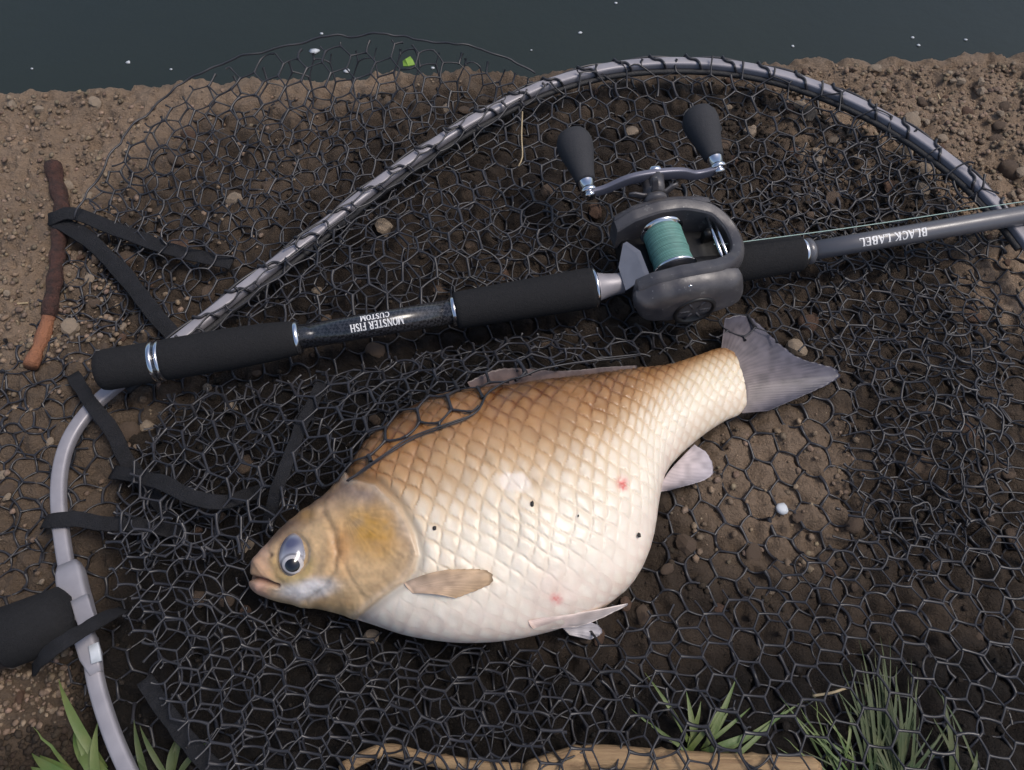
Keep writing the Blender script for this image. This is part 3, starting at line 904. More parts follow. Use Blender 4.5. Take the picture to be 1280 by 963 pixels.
def rr(u, dpx):
    return dpx / 2 * mpp(RA + RD * rod_t(u)) * 0.985


rod = empty('fishing_rod', RA + RD * .3 - np.array([0, 0, .03]), 'black fishing rod with foam grips lying across the net', 'fishing rod')


def rodpart(name, m, pts, k=40, parent=None):
    pr = [(rod_t(u), rr(u, d)) for u, d in pts]
    V, F = lathe(pr, RA, RD, k)
    return mesh(name, V, F, m, parent=parent or rod)


rodpart('butt_cap', M['foam'], [(123.0, 36), (124, 44), (127, 50), (134, 53), (190, 52), (192, 50)])
rodpart('ring', M['chrome'], [(191, 50), (192, 52.5), (196, 53), (197, 51)])
rodpart('ring', M['blank'], [(196.5, 50), (200, 50), (201, 50)])
rodpart('ring', M['chrome'], [(200.5, 51), (201.5, 53), (204, 53), (205, 50)])
rodpart('grip', M['foam'], [(204, 48), (206, 51.5), (210, 52.5), (290, 53), (340, 49), (366, 44), (370, 41)])
rodpart('ring', M['chrome'], [(369.5, 30), (369.6, 41), (371, 42.5), (374, 42), (376, 38), (376.5, 30)])
blank = rodpart('blank', M['blank'], [(372, 31), (470, 31.5), (568, 32)])
rodpart('ring', M['chrome'], [(564, 30), (564.2, 37), (566, 39), (569, 39), (571, 36)])
rodpart('grip', M['foam'], [(569, 42), (571, 47), (576, 48), (660, 50), (735, 52), (741, 50), (742, 46)])
rodpart('ring', M['chrome'], [(741, 40), (741.2, 50), (743, 51), (745, 49), (746, 40)])
rodpart('reel_seat', M['alu'], [(744, 40), (748, 36), (757, 31), (768, 27), (782, 26), (786, 24)])
rodpart('seat_tube', M['plastic'], [(778, 28), (800, 32), (860, 34), (915, 36)])
rodpart('grip', M['foam'], [(905, 40), (908, 47), (914, 49), (960, 48), (996, 46), (1000, 44), (1001, 36)])
rodpart('ring', M['chrome'], [(1000, 28), (1000.5, 36), (1002, 37.5), (1005, 37), (1006, 30)])
rodpart('collar', M['blank_grey'], [(1005, 30), (1006, 34), (1013, 33.5), (1015, 29), (1016, 24)])
tblank = rodpart('blank', M['blank_grey'], [(1010, 24.5), (1100, 24.5), (1200, 24.5), (1280, 25), (1400, 24)])
tblank['label'] = 'grey tapering blank'
# carbon weave on the rear blank
nt = M['blank'].node_tree
tc = nt.nodes.new('ShaderNodeTexCoord'); ck = nt.nodes.new('ShaderNodeTexChecker'); mp = nt.nodes.new('ShaderNodeMapping')
mp.inputs['Rotation'].default_value = (0.5, 0.3, 0.9)
ck.inputs['Scale'].default_value = 420; ck.inputs['Color1'].default_value = (0.012, 0.012, 0.014, 1); ck.inputs['Color2'].default_value = (0.036, 0.036, 0.042, 1)
nt.links.new(tc.outputs['Object'], mp.inputs[0]); nt.links.new(mp.outputs[0], ck.inputs['Vector']); nt.links.new(ck.outputs['Color'], nt.nodes['Principled BSDF'].inputs['Base Color'])

# lettering: serif strokes on a 1-high cell; thick stems and thin bars
TK, TN = 0.20, 0.115


def ser(x, y, wd=0.16):
    return [(x - wd, y, x + wd, y, 0.07)]


GL = {
    'M': (1.05, [(.15, 0, .15, 1, TN), (.15, 1, .52, 0.05, TK), (.52, .05, .9, 1, TN), (.9, 0, .9, 1, TK)] + ser(.15, .03) + ser(.9, .03) + ser(.12, .97, .1) + ser(.93, .97, .1)),
    'O': (0.92, 'arc'), 'N': (0.95, [(.16, 0, .16, 1, TN), (.16, 1, .8, 0, TK), (.8, 0, .8, 1, TN)] + ser(.16, .03) + ser(.8, .97) + ser(.12, .97, .1)),
    'S': (0.72, [(.58, .78, .5, .95, TN), (.5, .95, .3, .97, TN), (.3, .97, .14, .84, TK), (.14, .84, .16, .66, TK), (.16, .66, .36, .52, TK), (.36, .52, .56, .38, TK), (.56, .38, .58, .18, TK), (.58, .18, .42, .04, TK), (.42, .04, .22, .04, TN), (.22, .04, .12, .24, TN)]),
    'T': (0.82, [(.41, 0, .41, 1, TK), (.06, .95, .76, .95, TN), (.06, .95, .06, .76, .06), (.76, .95, .76, .76, .06)] + ser(.41, .03)),
    'E': (0.78, [(.2, 0, .2, 1, TK), (.08, .96, .66, .96, TN), (.2, .52, .55, .52, TN), (.08, .04, .7, .04, TN), (.66, .96, .66, .8, .06), (.7, .04, .7, .24, .06), (.55, .62, .55, .42, .06)]),
    'R': (0.9, [(.2, 0, .2, 1, TK), (.2, .96, .5, .96, TN), (.5, .96, .66, .86, TK), (.66, .86, .66, .64, TK), (.66, .64, .5, .52, TK), (.5, .52, .2, .52, TN), (.45, .52, .76, .02, TK)] + ser(.2, .03) + ser(.82, .03, .08)),
    'F': (0.74, [(.2, 0, .2, 1, TK), (.08, .96, .66, .96, TN), (.2, .52, .54, .52, TN), (.66, .96, .66, .78, .06), (.54, .62, .54, .42, .06)] + ser(.2, .03)),
    'I': (0.42, [(.21, 0, .21, 1, TK)] + ser(.21, .03) + ser(.21, .97)),
    'H': (0.96, [(.2, 0, .2, 1, TK), (.76, 0, .76, 1, TK), (.2, .52, .76, .52, TN)] + ser(.2, .03) + ser(.2, .97) + ser(.76, .03) + ser(.76, .97)),
    'C': (0.86, 'carc'), 'U': (0.92, [(.2, .98, .2, .3, TK), (.2, .3, .3, .08, TK), (.3, .08, .5, .03, TN), (.5, .03, .68, .1, TN), (.68, .1, .76, .3, TN), (.76, .3, .76, .98, TN)] + ser(.2, .97) + ser(.76, .97)),
    'B': (0.85, [(.2, 0, .2, 1, TK), (.1, .96, .48, .96, TN), (.48, .96, .62, .86, TK), (.62, .86, .62, .66, TK), (.62, .66, .48, .53, TK), (.2, .53, .5, .53, TN), (.5, .53, .68, .4, TK), (.68, .4, .68, .18, TK), (.68, .18, .5, .04, TK), (.5, .04, .1, .04, TN)]),
    'L': (0.76, [(.2, 0, .2, 1, TK), (.08, .04, .68, .04, TN), (.68, .04, .68, .26, .06)] + ser(.2, .97)),
    'A': (0.9, [(.12, 0, .44, 1, TN), (.44, 1, .76, 0, TK), (.24, .34, .62, .34, TN)] + ser(.12, .03, .12) + ser(.78, .03, .13)),
    'K': (0.92, [(.2, 0, .2, 1, TK), (.26, .46, .72, .98, TN), (.38, .56, .76, .02, TK)] + ser(.2, .03) + ser(.2, .97) + ser(.72, .97, .1) + ser(.8, .03, .1)),
    ' ': (0.42, [])}


def strokes(ch):
    wd, s = GL[ch]
    if isinstance(s, str):
        out = []
        a0, a1 = (0, 360) if s == 'arc' else (48, 312)
        n = 14
        for i in range(n):
            p, q_ = math.radians(a0 + (a1 - a0) * i / n), math.radians(a0 + (a1 - a0) * (i + 1) / n)
            t = TN + (TK - TN) * abs(math.cos((p + q_) / 2)) ** 1.2
            out.append((.45 + .34 * math.cos(p), .5 + .47 * math.sin(p), .45 + .34 * math.cos(q_), .5 + .47 * math.sin(q_), t))
        if s == 'carc':
            out.append((.68, .84, .7, .64, .07))
        return wd, out
    return wd, s


def lettering(name, text, u0, u1, hpx, psi0, dpx, par):
    """upside-down print: reads from u0 (right) to u1 (left) around the rod at angle psi0 from straight up"""
    t0, t1 = rod_t(u0), rod_t(u1)
    total = sum(strokes(c)[0] for c in text)
    um = (u0 + u1) / 2
    R = rr(um, dpx) + 0.0003
    hh = hpx * mpp(RA + RD * rod_t(um))
    up = np.array([0, 0, 1.0]); up = up - RD * (up @ RD); up /= np.linalg.norm(up)
    nearer = np.cross(RD, up)
    if nearer[1] > 0: nearer = -nearer
    V, Fq = [], []
    x = 0
    for c in text:
        wd, st = strokes(c)
        for (x1, y1, x2, y2, t) in st:
            d = np.array([x2 - x1, y2 - y1]); l = np.hypot(*d) + 1e-9
            nn = np.array([-d[1], d[0]]) / l * t / 2
            e = d / l * 0.01
            K = 4
            for i in range(K + 1):
                pc = np.array([x1, y1]) - e + (d + 2 * e) * i / K
                for sg in (1, -1):
                    pq = pc + nn * sg
                    tt = t0 + (t1 - t0) * (x + pq[0]) / total
                    ps = psi0 + (pq[1] - 0.5) * hh / R
                    V.append(RA + RD * tt + R * (up * math.cos(ps) + nearer * math.sin(ps)))
            b = len(V) - 2 * (K + 1)
            for i in range(K):
                Fq.append((b + 2 * i, b + 2 * i + 1, b + 2 * i + 3, b + 2 * i + 2))
        x += wd
    return mesh(name, np.array(V), Fq, M['print'], parent=par, smooth=False)


lettering('lettering', 'MONSTER FISH', 505, 439, 9.5, math.radians(33), 31.8, blank)
lettering('lettering', 'CUSTOM', 489, 453, 8.0, math.radians(-6), 31.8, blank)
lettering('lettering', 'BLACK LABEL', 1152, 1068, 10.5, math.radians(33), 24.6, tblank)

# ------------------------------------------------------------------ reel
RO = RA + RD * rod_t(846)
EX = RD.copy(); EZ = np.array([0, 0, 1.0]) - EX * EX[2]; EZ /= np.linalg.norm(EZ); EY = np.cross(EZ, EX)
RS = 1.0 / 1000 * 1.0
reel = empty('fishing_reel', RO, 'dark grey low-profile baitcasting reel with green line and double handle', 'fishing reel')


def RL(x, y, z):
    return RO + (EX * x + EY * y + EZ * z) * RS


PROF_TOP = lambda x: np.interp(x, [-52, -46, -32, -10, 12, 34, 46, 52], [20, 27, 36, 41, 40.5, 36, 30, 25])
PROF_BOT = lambda x: np.interp(x, [-52, -44, -25, 0, 30, 44, 52], [8, 0, -7, -9, -6, 0, 6])
# frame: U-shaped wall, near plate > rounded nose > far plate
plan = [(-44, -21), (-20, -22.5), (5, -22.5), (24, -20), (39, -12), (47, 2), (47, 18), (39, 32), (24, 39), (5, 42), (-20, 42), (-46, 40)]
pl = spline(np.array(plan, float), 90)
tg = np.gradient(pl, axis=0); tg /= np.linalg.norm(tg, axis=1)[:, None]
nm = np.stack([tg[:, 1], -tg[:, 0]], 1)            # outward
rings = []
for i, (p, n) in enumerate(zip(pl, nm)):
    zt = float(PROF_TOP(p[0]))
    nose = sstep(22, 40, p[0])
    zb = float(PROF_BOT(p[0])) * (1 - nose) + (zt - 17) * nose
    wth = 6.0 - 0.5 * nose
    outl = [(-wth, zb + 1), (-wth, zt - 3.2), (-wth + 1.2, zt - 1.4), (-wth + 3.5, zt - .4), (wth - 3.0, zt), (wth - 1.0, zt - 1.6), (wth + .8, zt - 5), (wth + 1.5, zt - 10), (wth + 1.5, zb + 4), (wth - 1, zb)]
    rings.append([RL(p[0] + n[0] * o_, p[1] + n[1] * o_, z_) for o_, z_ in outl])
rings = np.array(rings)
m_ = rings.shape[1]
fr = [tuple(f) for f in grid_faces(len(rings), m_, True)] + [tuple(range(m_))[::-1], tuple(range((len(rings) - 1) * m_, len(rings) * m_))]
mesh('frame', rings.reshape(-1, 3), fr, M['reel'], parent=reel, sharp=24)


def prof_poly(s=1.0, dx=0, dz=0, n=44):
    xs = np.linspace(-50, 50, n)
    P = [(x, PROF_TOP(x)) for x in xs] + [(x, PROF_BOT(x)) for x in xs[::-1]]
    P = spline(np.array(P[::4], float), 64, closed=True)
    c = np.array([0, 16.0])
    return (P - c) * s + c + np.array([dx, dz])


def plate(name, sections, m, par=reel):
    """stacked profile rings (scale, dx, dz, y)"""
    R_ = [[RL(px, y, pz) for px, pz in prof_poly(s, dx, dz)] for s, dx, dz, y in sections]
    V = np.array(R_); n = V.shape[1]
    Fc = [tuple(f) for f in grid_faces(len(V), n, True)] + [tuple(range(n)), tuple(range((len(V) - 1) * n, len(V) * n))[::-1]]
    return mesh(name, V.reshape(-1, 3), Fc, m, parent=par, sharp=28)


palm = plate('side_plate', [(.93, -1, -1, -25), (.95, -1, -2, -29), (.93, -1, -3, -33), (.86, -1, -4, -37), (.74, -1, -5, -39.5), (.5, -1, -6, -40.5)], M['reel'])
V1, F1 = lathe([(a_ / 1000, b_ / 1000) for a_, b_ in ((0, 17), (.8, 18), (2.2, 18), (3, 16.5), (2.2, 14.5), (.6, 14), (.4, 1))], RL(2, -39.0, 4), -EY, 40)
mesh('dial', V1, F1, M['reel_dark'], parent=palm)
spk = []
for k in range(6):
    a = k * math.pi / 3
    c0 = RL(2 + 4 * math.cos(a), -39.9, 4 + 4 * math.sin(a)); c1 = RL(2 + 13 * math.cos(a), -39.9, 4 + 13 * math.sin(a))
    spk.append(sweep([c0, (c0 + c1) / 2, c1], circ(.0013, 6), upv=EY))
mesh('dial_spokes', *join(spk), M['reel'], parent=palm)
for sx_, sz_ in ((-34, 20), (36, 16), (-6, 33)):
    mesh('screw', *lathe([(0, .0022), (.0006, .0024), (.0012, .0018)], RL(sx_, -35.4 if sx_ != -6 else -34.6, sz_), -EY, 12), M['chrome'], parent=palm)
plate('gear_housing', [(.90, -1, -1, 44), (.90, -1, -1, 48), (.84, -2, -1, 52), (.70, -4, 0, 54.5), (.4, -6, 2, 55.5)], M['reel'])
# deck, thumb bar, spool, bars
bxp = [(-44, -3), (44, 2), (40, 12), (20, 9), (-20, 8), (-40, 10)]
V1, F1 = extrude_poly(bxp, -18, 38, EX * RS, EZ * RS, EY * RS, RO, 0.5)
mesh('deck', V1, F1, M['reel_dark'], parent=reel)
tb = [RL(-46, -13, 10), RL(-47, 8, 14), RL(-41, 22, 26), RL(-33, 10, 27), RL(-31, -12, 24)]
tb2 = [p - EX * .003 - EZ * .002 for p in tb]
mesh('thumb_bar', np.array(tb + tb2), [(0, 1, 2, 3, 4), (9, 8, 7, 6, 5)] + [(i, i + 5, (i + 1) % 5 + 5, (i + 1) % 5) for i in range(5)], M['thumb'], parent=reel, smooth=False)
SPX, SPZ = -9, 23
spool = mesh('spool', *lathe([(0, 17.6e-3), (.0012, 18.4e-3), (.0022, 17.2e-3), (.003, 13e-3), (.0385, 13e-3), (.0395, 17.2e-3), (.0408, 18.4e-3), (.042, 17.6e-3)], RL(SPX, -12, SPZ), EY, 56), M['chrome'], parent=reel)
lp = []
for i in range(150):
    t = 0.0032 + 0.0348 * i / 149
    lp.append((t, (15.8 + 0.45 * abs(math.sin(i * 0.62)) + 0.7 * float(vnoise(t * 1000, 0, .35, 2))) / 1000))
bri = np.array([(0.30 + 0.9 * abs(math.sin(i * 0.62)) ** 1.5) * (0.7 + 0.6 * random.random()) for i in range(150)])
mesh('wound_line', *lathe(lp, RL(SPX, -12, SPZ), EY, 56), M['braid'], parent=spool, col=np.repeat(np.array([0.14, 0.31, 0.27])[None] * bri[:, None], 56, 0))
for k, (bx_, bz_) in enumerate(((30, 28), (36, 25))):
    mesh('guide_bar', *lathe([(0, 1.5e-3), (.050, 1.5e-3)], RL(bx_, -16, bz_), EY, 14), M['chrome'], parent=reel)
lg = [(-3, 8), (3, 8), (3.5, 18), (2.5, 22), (-2.5, 22), (-3.5, 18)]
V1, F1 = extrude_poly([(y, z) for y, z in lg], 26, 37, EY * RS, EZ * RS, EX * RS, RL(0, 22, 0), 0.6)
mesh('line_guide', V1, F1, M['reel_dark'], parent=reel)
# drive shaft, star drag, handle arm, knobs
HX, HZ = -8, 30
mesh('drive_shaft', *lathe([(0, .010), (.004, .0105), (.006, .0085), (.013, .0085), (.014, .0065), (.024, .0065)], RL(HX, 52, HZ), EY, 28), M['reel'], parent=reel)
sp_ = []
for k in range(5):
    a = k * 2 * math.pi / 5 + 0.3
    pts = [RL(HX + r_ * math.cos(a + .1 * r_ / 20), 60 + (r_ > 14) * 2.0, HZ + r_ * math.sin(a + .1 * r_ / 20)) for r_ in (5, 11, 17, 22)]
    sp_.append(sweep(pts, rrect(.006, .0026, .001), upv=EY, scale=[1.2, 1, .9, .7]))
mesh('star_drag', *join(sp_), M['reel'], parent=reel)
# end points of the arm from the survey
AZ = 0.0
La, Ra = at(737, 243, RO[2] + .026), at(898, 212, RO[2] + .030)


def loc_of(p):
    d = (p - RO) / RS
    return np.array([d @ EX, d @ EY, d @ EZ])


la, ra = loc_of(La), loc_of(Ra)
ya = (la[1] + ra[1]) / 2
HXc = (la[0] + ra[0]) / 2
arm = [(la[0], ya, la[2]), (la[0] + 14, ya, la[2] + 2.5), (la[0] + 34, ya, HZ + 6), (HXc, ya, HZ + 6.5), (HXc + 22, ya, HZ + 4), (ra[0] - 20, ya, ra[2] - 2), (ra[0], ya, ra[2])]
ap = spline(np.array([RL(*p) for p in arm]), 44)
scl = np.interp(np.linspace(0, 1, 44), [0, .08, .5, .92, 1], [1.0, .95, 1.25, .95, 1.0])
harm = mesh('handle_arm', *sweep(ap, rrect(.0045, .0090, .0012), upv=EZ, scale=scl), M['handle_arm'], parent=reel)
mesh('arm_bolt', *lathe([(0, .007), (.004, .007), (.0055, .005)], RL(HXc, ya + 1, HZ + 6), EY, 6), M['chrome'], parent=harm)
mesh('shaft_end', *lathe([(0, .0065), ((ya - 60) / 1000, .0065)], RL((HX + HXc) / 2, 60, HZ + 3), RL(HXc, ya, HZ + 6) - RL((HX + HXc) / 2, 60, HZ + 3), 20), M['reel'], parent=harm)
for e in (la, ra):
    b = RL(e[0], ya, e[2])
    mesh('knob_bolt', *lathe([(0, .0045), (.001, .005), (.003, .005)], b - EY * .004, EY, 16), M['chrome'], parent=harm)
    kd = EY * 1.0 + EZ * 0.10 - EX * .02
    kb = mesh('knob', *lathe([(.0125, .0078), (.014, .0086), (.022, .0098), (.032, .0122), (.042, .0147), (.050, .0158), (.056, .0152), (.061, .0128), (.064, .0088), (.0655, .003)], b, kd, 36), M['knob'], parent=reel)
    mesh('knob_collar', *lathe([(0, .0066), (.001, .0076), (.003, .0076), (.0036, .0068), (.0115, .0068), (.013, .0072)], b, kd, 28), M['chrome'], parent=kb)
# line leaving the reel along the rod
l0 = RL(44, 12, 20); l1 = at(1075, 283, .066); l2 = at(1240, 258, .060); l3 = at(1420, 232, .056)
l0 = at(917, 304, .066)
lpth = spline(np.array([RL(30, 8, 22), l0, l1, l2, l3]), 60)
mesh('fishing_line', *sweep(lpth, circ(.00042, 6)), M['line'], parent=reel)

# ------------------------------------------------------------------ landing net
net = empty('landing_net', at(640, 500, 0), 'black mesh landing net with silver hoop spread over the bank', 'landing net')
HP = [(112, 800, .026), (124, 868, .027), (160, 963, .030), (235, 1090, .036), (420, 1230, .045), (800, 1300, .05), (1190, 1230, .05), (1400, 1000, .045), (1440, 700, .040), (1380, 440, .037),
      (1285, 305, .036), (1232, 243, .035), (1190, 205, .034), (1130, 162, .033), (1065, 127, .032), (1000, 102, .031), (940, 87, .030), (880, 80, .029), (815, 80, .028), (750, 88, .027),
      (680, 108, .026), (620, 136, .025), (560, 170, .024), (480, 225, .023), (390, 295, .022), (300, 365, .021), (220, 428, .020), (140, 487, .020), (106, 520, .020), (84, 556, .020), (74, 600, .020), (75, 650, .021), (84, 712, .023), (95, 752, .025)]
HW = np.array([at(*p) for p in HP])
hoop = spline(HW, 420)
hv, hf = sweep(hoop, rrect(.0105, .0085, .0022), upv=(0, 0, 1))
mesh('hoop', hv, hf, M['alu'], parent=net)
HC = hoop.mean(0)
T_, S_, UU_ = frames(hoop)
inw = np.where(((HC - hoop) * S_).sum(1)[:, None] > 0, S_, -S_)
hu, hvv = spot(hoop)
sl = slice(int(np.argmin(np.abs(hu - 1285) + np.abs(hvv - 305))), int(np.argmin(np.abs(hu - 140) + np.abs(hvv - 487))))
hem_path = hoop[sl] + inw[sl] * .0082 - np.array([0, 0, .0035])
mesh('hem_cord', *sweep(hem_path, circ(.0028, 8)), M['hem'], parent=net)
# lacing wound round the hoop
lace = []
seg = hoop[sl]; si = inw[sl]
arcl = np.r_[0, np.cumsum(np.linalg.norm(np.diff(seg, axis=0), axis=1))]
turn = 0.037
nn_ = 2600
qs = np.linspace(0, arcl[-1], nn_)
Pq = np.stack([np.interp(qs, arcl, seg[:, k]) for k in range(3)], 1)
Iq = np.stack([np.interp(qs, arcl, si[:, k]) for k in range(3)], 1)
ang = 2 * np.pi * (qs / turn + 0.35 * vnoise(qs, qs * 0, 12, 4))
ang = ang + 0.46 * np.sin(2 * ang)
lw_ = Pq + Iq * (np.cos(ang) * .0078)[:, None] + np.array([0, 0, 1.0]) * (np.sin(ang) * .0060)[:, None]
# keep it outside the square tube
dd = np.cos(ang), np.sin(ang)
mxx = np.maximum(np.abs(dd[0]) / 1.0, np.abs(dd[1]) / 1.0)
lw_ = Pq + Iq * (dd[0] / mxx * .0064)[:, None] + np.array([0, 0, 1.0]) * (dd[1] / mxx * .0054)[:, None]
mesh('lacing', *sweep(lw_, circ(.0013, 6), upv=(0.01, 0.02, 1)), M['cord'], parent=net)
# second cord lying along the outer edge of the hoop
oc = hoop[sl] - inw[sl] * .0066 + np.array([0, 0, 1]) * (.0015 + 0.0016 * np.sin(np.arange(len(hoop[sl])) * .55))[:, None]
mesh('edge_cord', *sweep(oc, circ(.0012, 6)), M['cord'], parent=net)
# yoke where hoop and handle meet
yk = []
ya_, yb_ = at(87, 712, .024), at(100, 768, .026)
yoke = mesh('yoke', *sweep(spline(np.array([at(86, 706, .024), at(94, 745, .025), at(104, 775, .026)]), 8), rrect(.019, .013, .003), scale=[.75, .95, 1, 1, 1, 1, .95, .9]), M['alu'], parent=net)
mesh('hinge_plate', *sweep(spline(np.array([at(100, 748, .033), at(106, 768, .033), at(112, 784, .033)]), 6), rrect(.012, .005, .001)), M['alu'], parent=yoke)
mesh('hinge_plate', *sweep(spline(np.array([at(104, 790, .030), at(113, 818, .030), at(121, 842, .029)]), 6), rrect(.013, .010, .002), scale=[.9, 1, 1, 1, .8, .6]), M['alu'], parent=yoke)
mesh('hinge_slot', *sweep(np.array([at(93, 752, .0315), at(95, 762, .0315), at(98, 775, .0315)]), rrect(.003, .0022, .0005)), M['reel_dark'], parent=yoke)
mesh('latch_tip', *sweep(np.array([at(117, 806, .036), at(119, 815, .036), at(121, 828, .035)]), rrect(.007, .003, .001)), M['fleck'], parent=yoke)
# handle
h0 = at(96, 765, .027); h1 = at(-60, 822, .028); hd = (h1 - h0) / np.linalg.norm(h1 - h0)
px = mpp(h0)
mesh('handle_ferrule', *lathe([(0, 20 * px), (.004, 30 * px), (.008, 38 * px), (.048, 38 * px), (.050, 36 * px)], h0, hd, 40), M['foam'], parent=net)
mesh('handle', *lathe([(.045, 35.5 * px), (.05, 35.8 * px), (.9, 34 * px), (.91, 30 * px)], h0, hd, 40), M['plastic'], parent=net)


def strap(pts, wpx=24, tilt=0.0, name='strap', m='web'):
    P = spline(np.array([at(*p) for p in pts]), 26)
    wd = wpx * mpp(P[len(P) // 2])
    upv = np.array([math.sin(tilt), 0.0, math.cos(tilt)])
    i_ = np.arange(26)
    P = P + np.stack([.0016 * vnoise(i_, i_ * 0, .3, len(ORIG) % 9), .0016 * vnoise(i_, i_ * 0, .3, len(ORIG) % 7 + 4), .002 * vnoise(i_, i_ * 0, .4, len(ORIG) % 5 + 2)], 1)
    V, F = sweep(P, rrect(wd * .86, .0018, .0006, 2), upv=upv, scale=1 + .16 * vnoise(i_, i_ * 0, .5, len(ORIG) % 11))
    V = V + .0011 * np.stack([vnoise(V[:, 0], V[:, 1], 160, k) for k in (1, 2, 3)], 1)
    return mesh(name, V, F, M[m], parent=net)


strap([(62, 276, .010), (90, 268, .016), (140, 285, .018), (215, 312, .018), (290, 330, .014)], 23, .3)
strap([(66, 272, .010), (110, 300, .014), (155, 345, .016), (200, 400, .016), (240, 450, .012)], 24, -.2)
strap([(92, 468, .012), (104, 490, .024), (120, 512, .030), (140, 540, .026), (165, 585, .012), (215, 650, .004)], 21, .1)
strap([(140, 590, .012), (185, 598, .030), (205, 604, .036), (240, 622, .038), (280, 628, .036), (330, 612, .020)], 22, 0)
strap([(335, 668, .015), (338, 640, .036), (350, 600, .052), (362, 570, .050), (378, 530, .044), (402, 480, .034)], 19, .1)
strap([(54, 654, .008), (62, 651, .026), (76, 650, .0285), (100, 650, .028), (130, 655, .026), (170, 656, .022), (235, 668, .008)], 22, 0)
strap([(42, 838, .026), (58, 820, .046), (84, 800, .053), (110, 785, .046), (134, 771, .034), (154, 761, .020)], 22, 0)
strap([(180, 850, .030), (215, 900, .034), (255, 950, .036), (300, 1000, .04)], 26, .2)

# ---- mesh sheets
ROD_U = RD


def tps(ctrl):
    P = np.array([p[:2] for p in ctrl]); z = np.array([p[2] for p in ctrl])
    n = len(P)

    def ph(r):
        return r * r * np.log(r + 1e-9)
    K = ph(np.linalg.norm(P[:, None] - P[None], axis=2)) + np.eye(n) * 1e-4
    A = np.zeros((n + 3, n + 3)); A[:n, :n] = K; A[:n, n] = 1; A[:n, n + 1:] = P; A[n, :n] = 1; A[n + 1:, :n] = P.T
    wv = np.linalg.solve(A, np.r_[z, 0, 0, 0])

    def f(x, y):
        r = np.hypot(x[:, None] - P[None, :, 0], y[:, None] - P[None, :, 1])
        return ph(r) @ wv[:n] + wv[n] + wv[n + 1] * x + wv[n + 2] * y
    return f


def strands(A, Mi, B, R, k=5, n=5):
    """curved cords A > Mi > B, thicker where they are knotted"""
    t = np.linspace(0, 1, n)
    Q = 2 * Mi - 0.5 * (A + B)
    C_ = ((1 - t) ** 2)[None, :, None] * A[:, None] + (2 * t * (1 - t))[None, :, None] * Q[:, None] + (t ** 2)[None, :, None] * B[:, None]
    D = np.gradient(C_, axis=1); D /= np.linalg.norm(D, axis=2)[..., None] + 1e-12
    C_[:, 0] -= D[:, 0] * R[:, None] * .4; C_[:, -1] += D[:, -1] * R[:, None] * .4
    ref = np.where(np.abs(D[:, :, 2:3]) < 0.9, np.array([0, 0, 1.0]), np.array([1.0, 0, 0]))
    S = np.cross(D, ref); S /= np.linalg.norm(S, axis=2)[..., None] + 1e-12; Uv = np.cross(S, D)
    rad_ = R[:, None] * (0.86 + 0.42 * np.abs(2 * t - 1) ** 3)[None]
    V = np.zeros((len(A), n, k, 3))
    for j in range(k):
        a_ = 2 * np.pi * (j + .5) / k
        V[:, :, j] = C_ + (S * math.cos(a_) + Uv * math.sin(a_)) * rad_[..., None]
    F = (grid_faces(n, k, True)[None] + (np.arange(len(A)) * n * k)[:, None, None]).reshape(-1, 4)
    return V.reshape(-1, 3), F


RODA2, RODD2 = RA[:2], RD[:2]


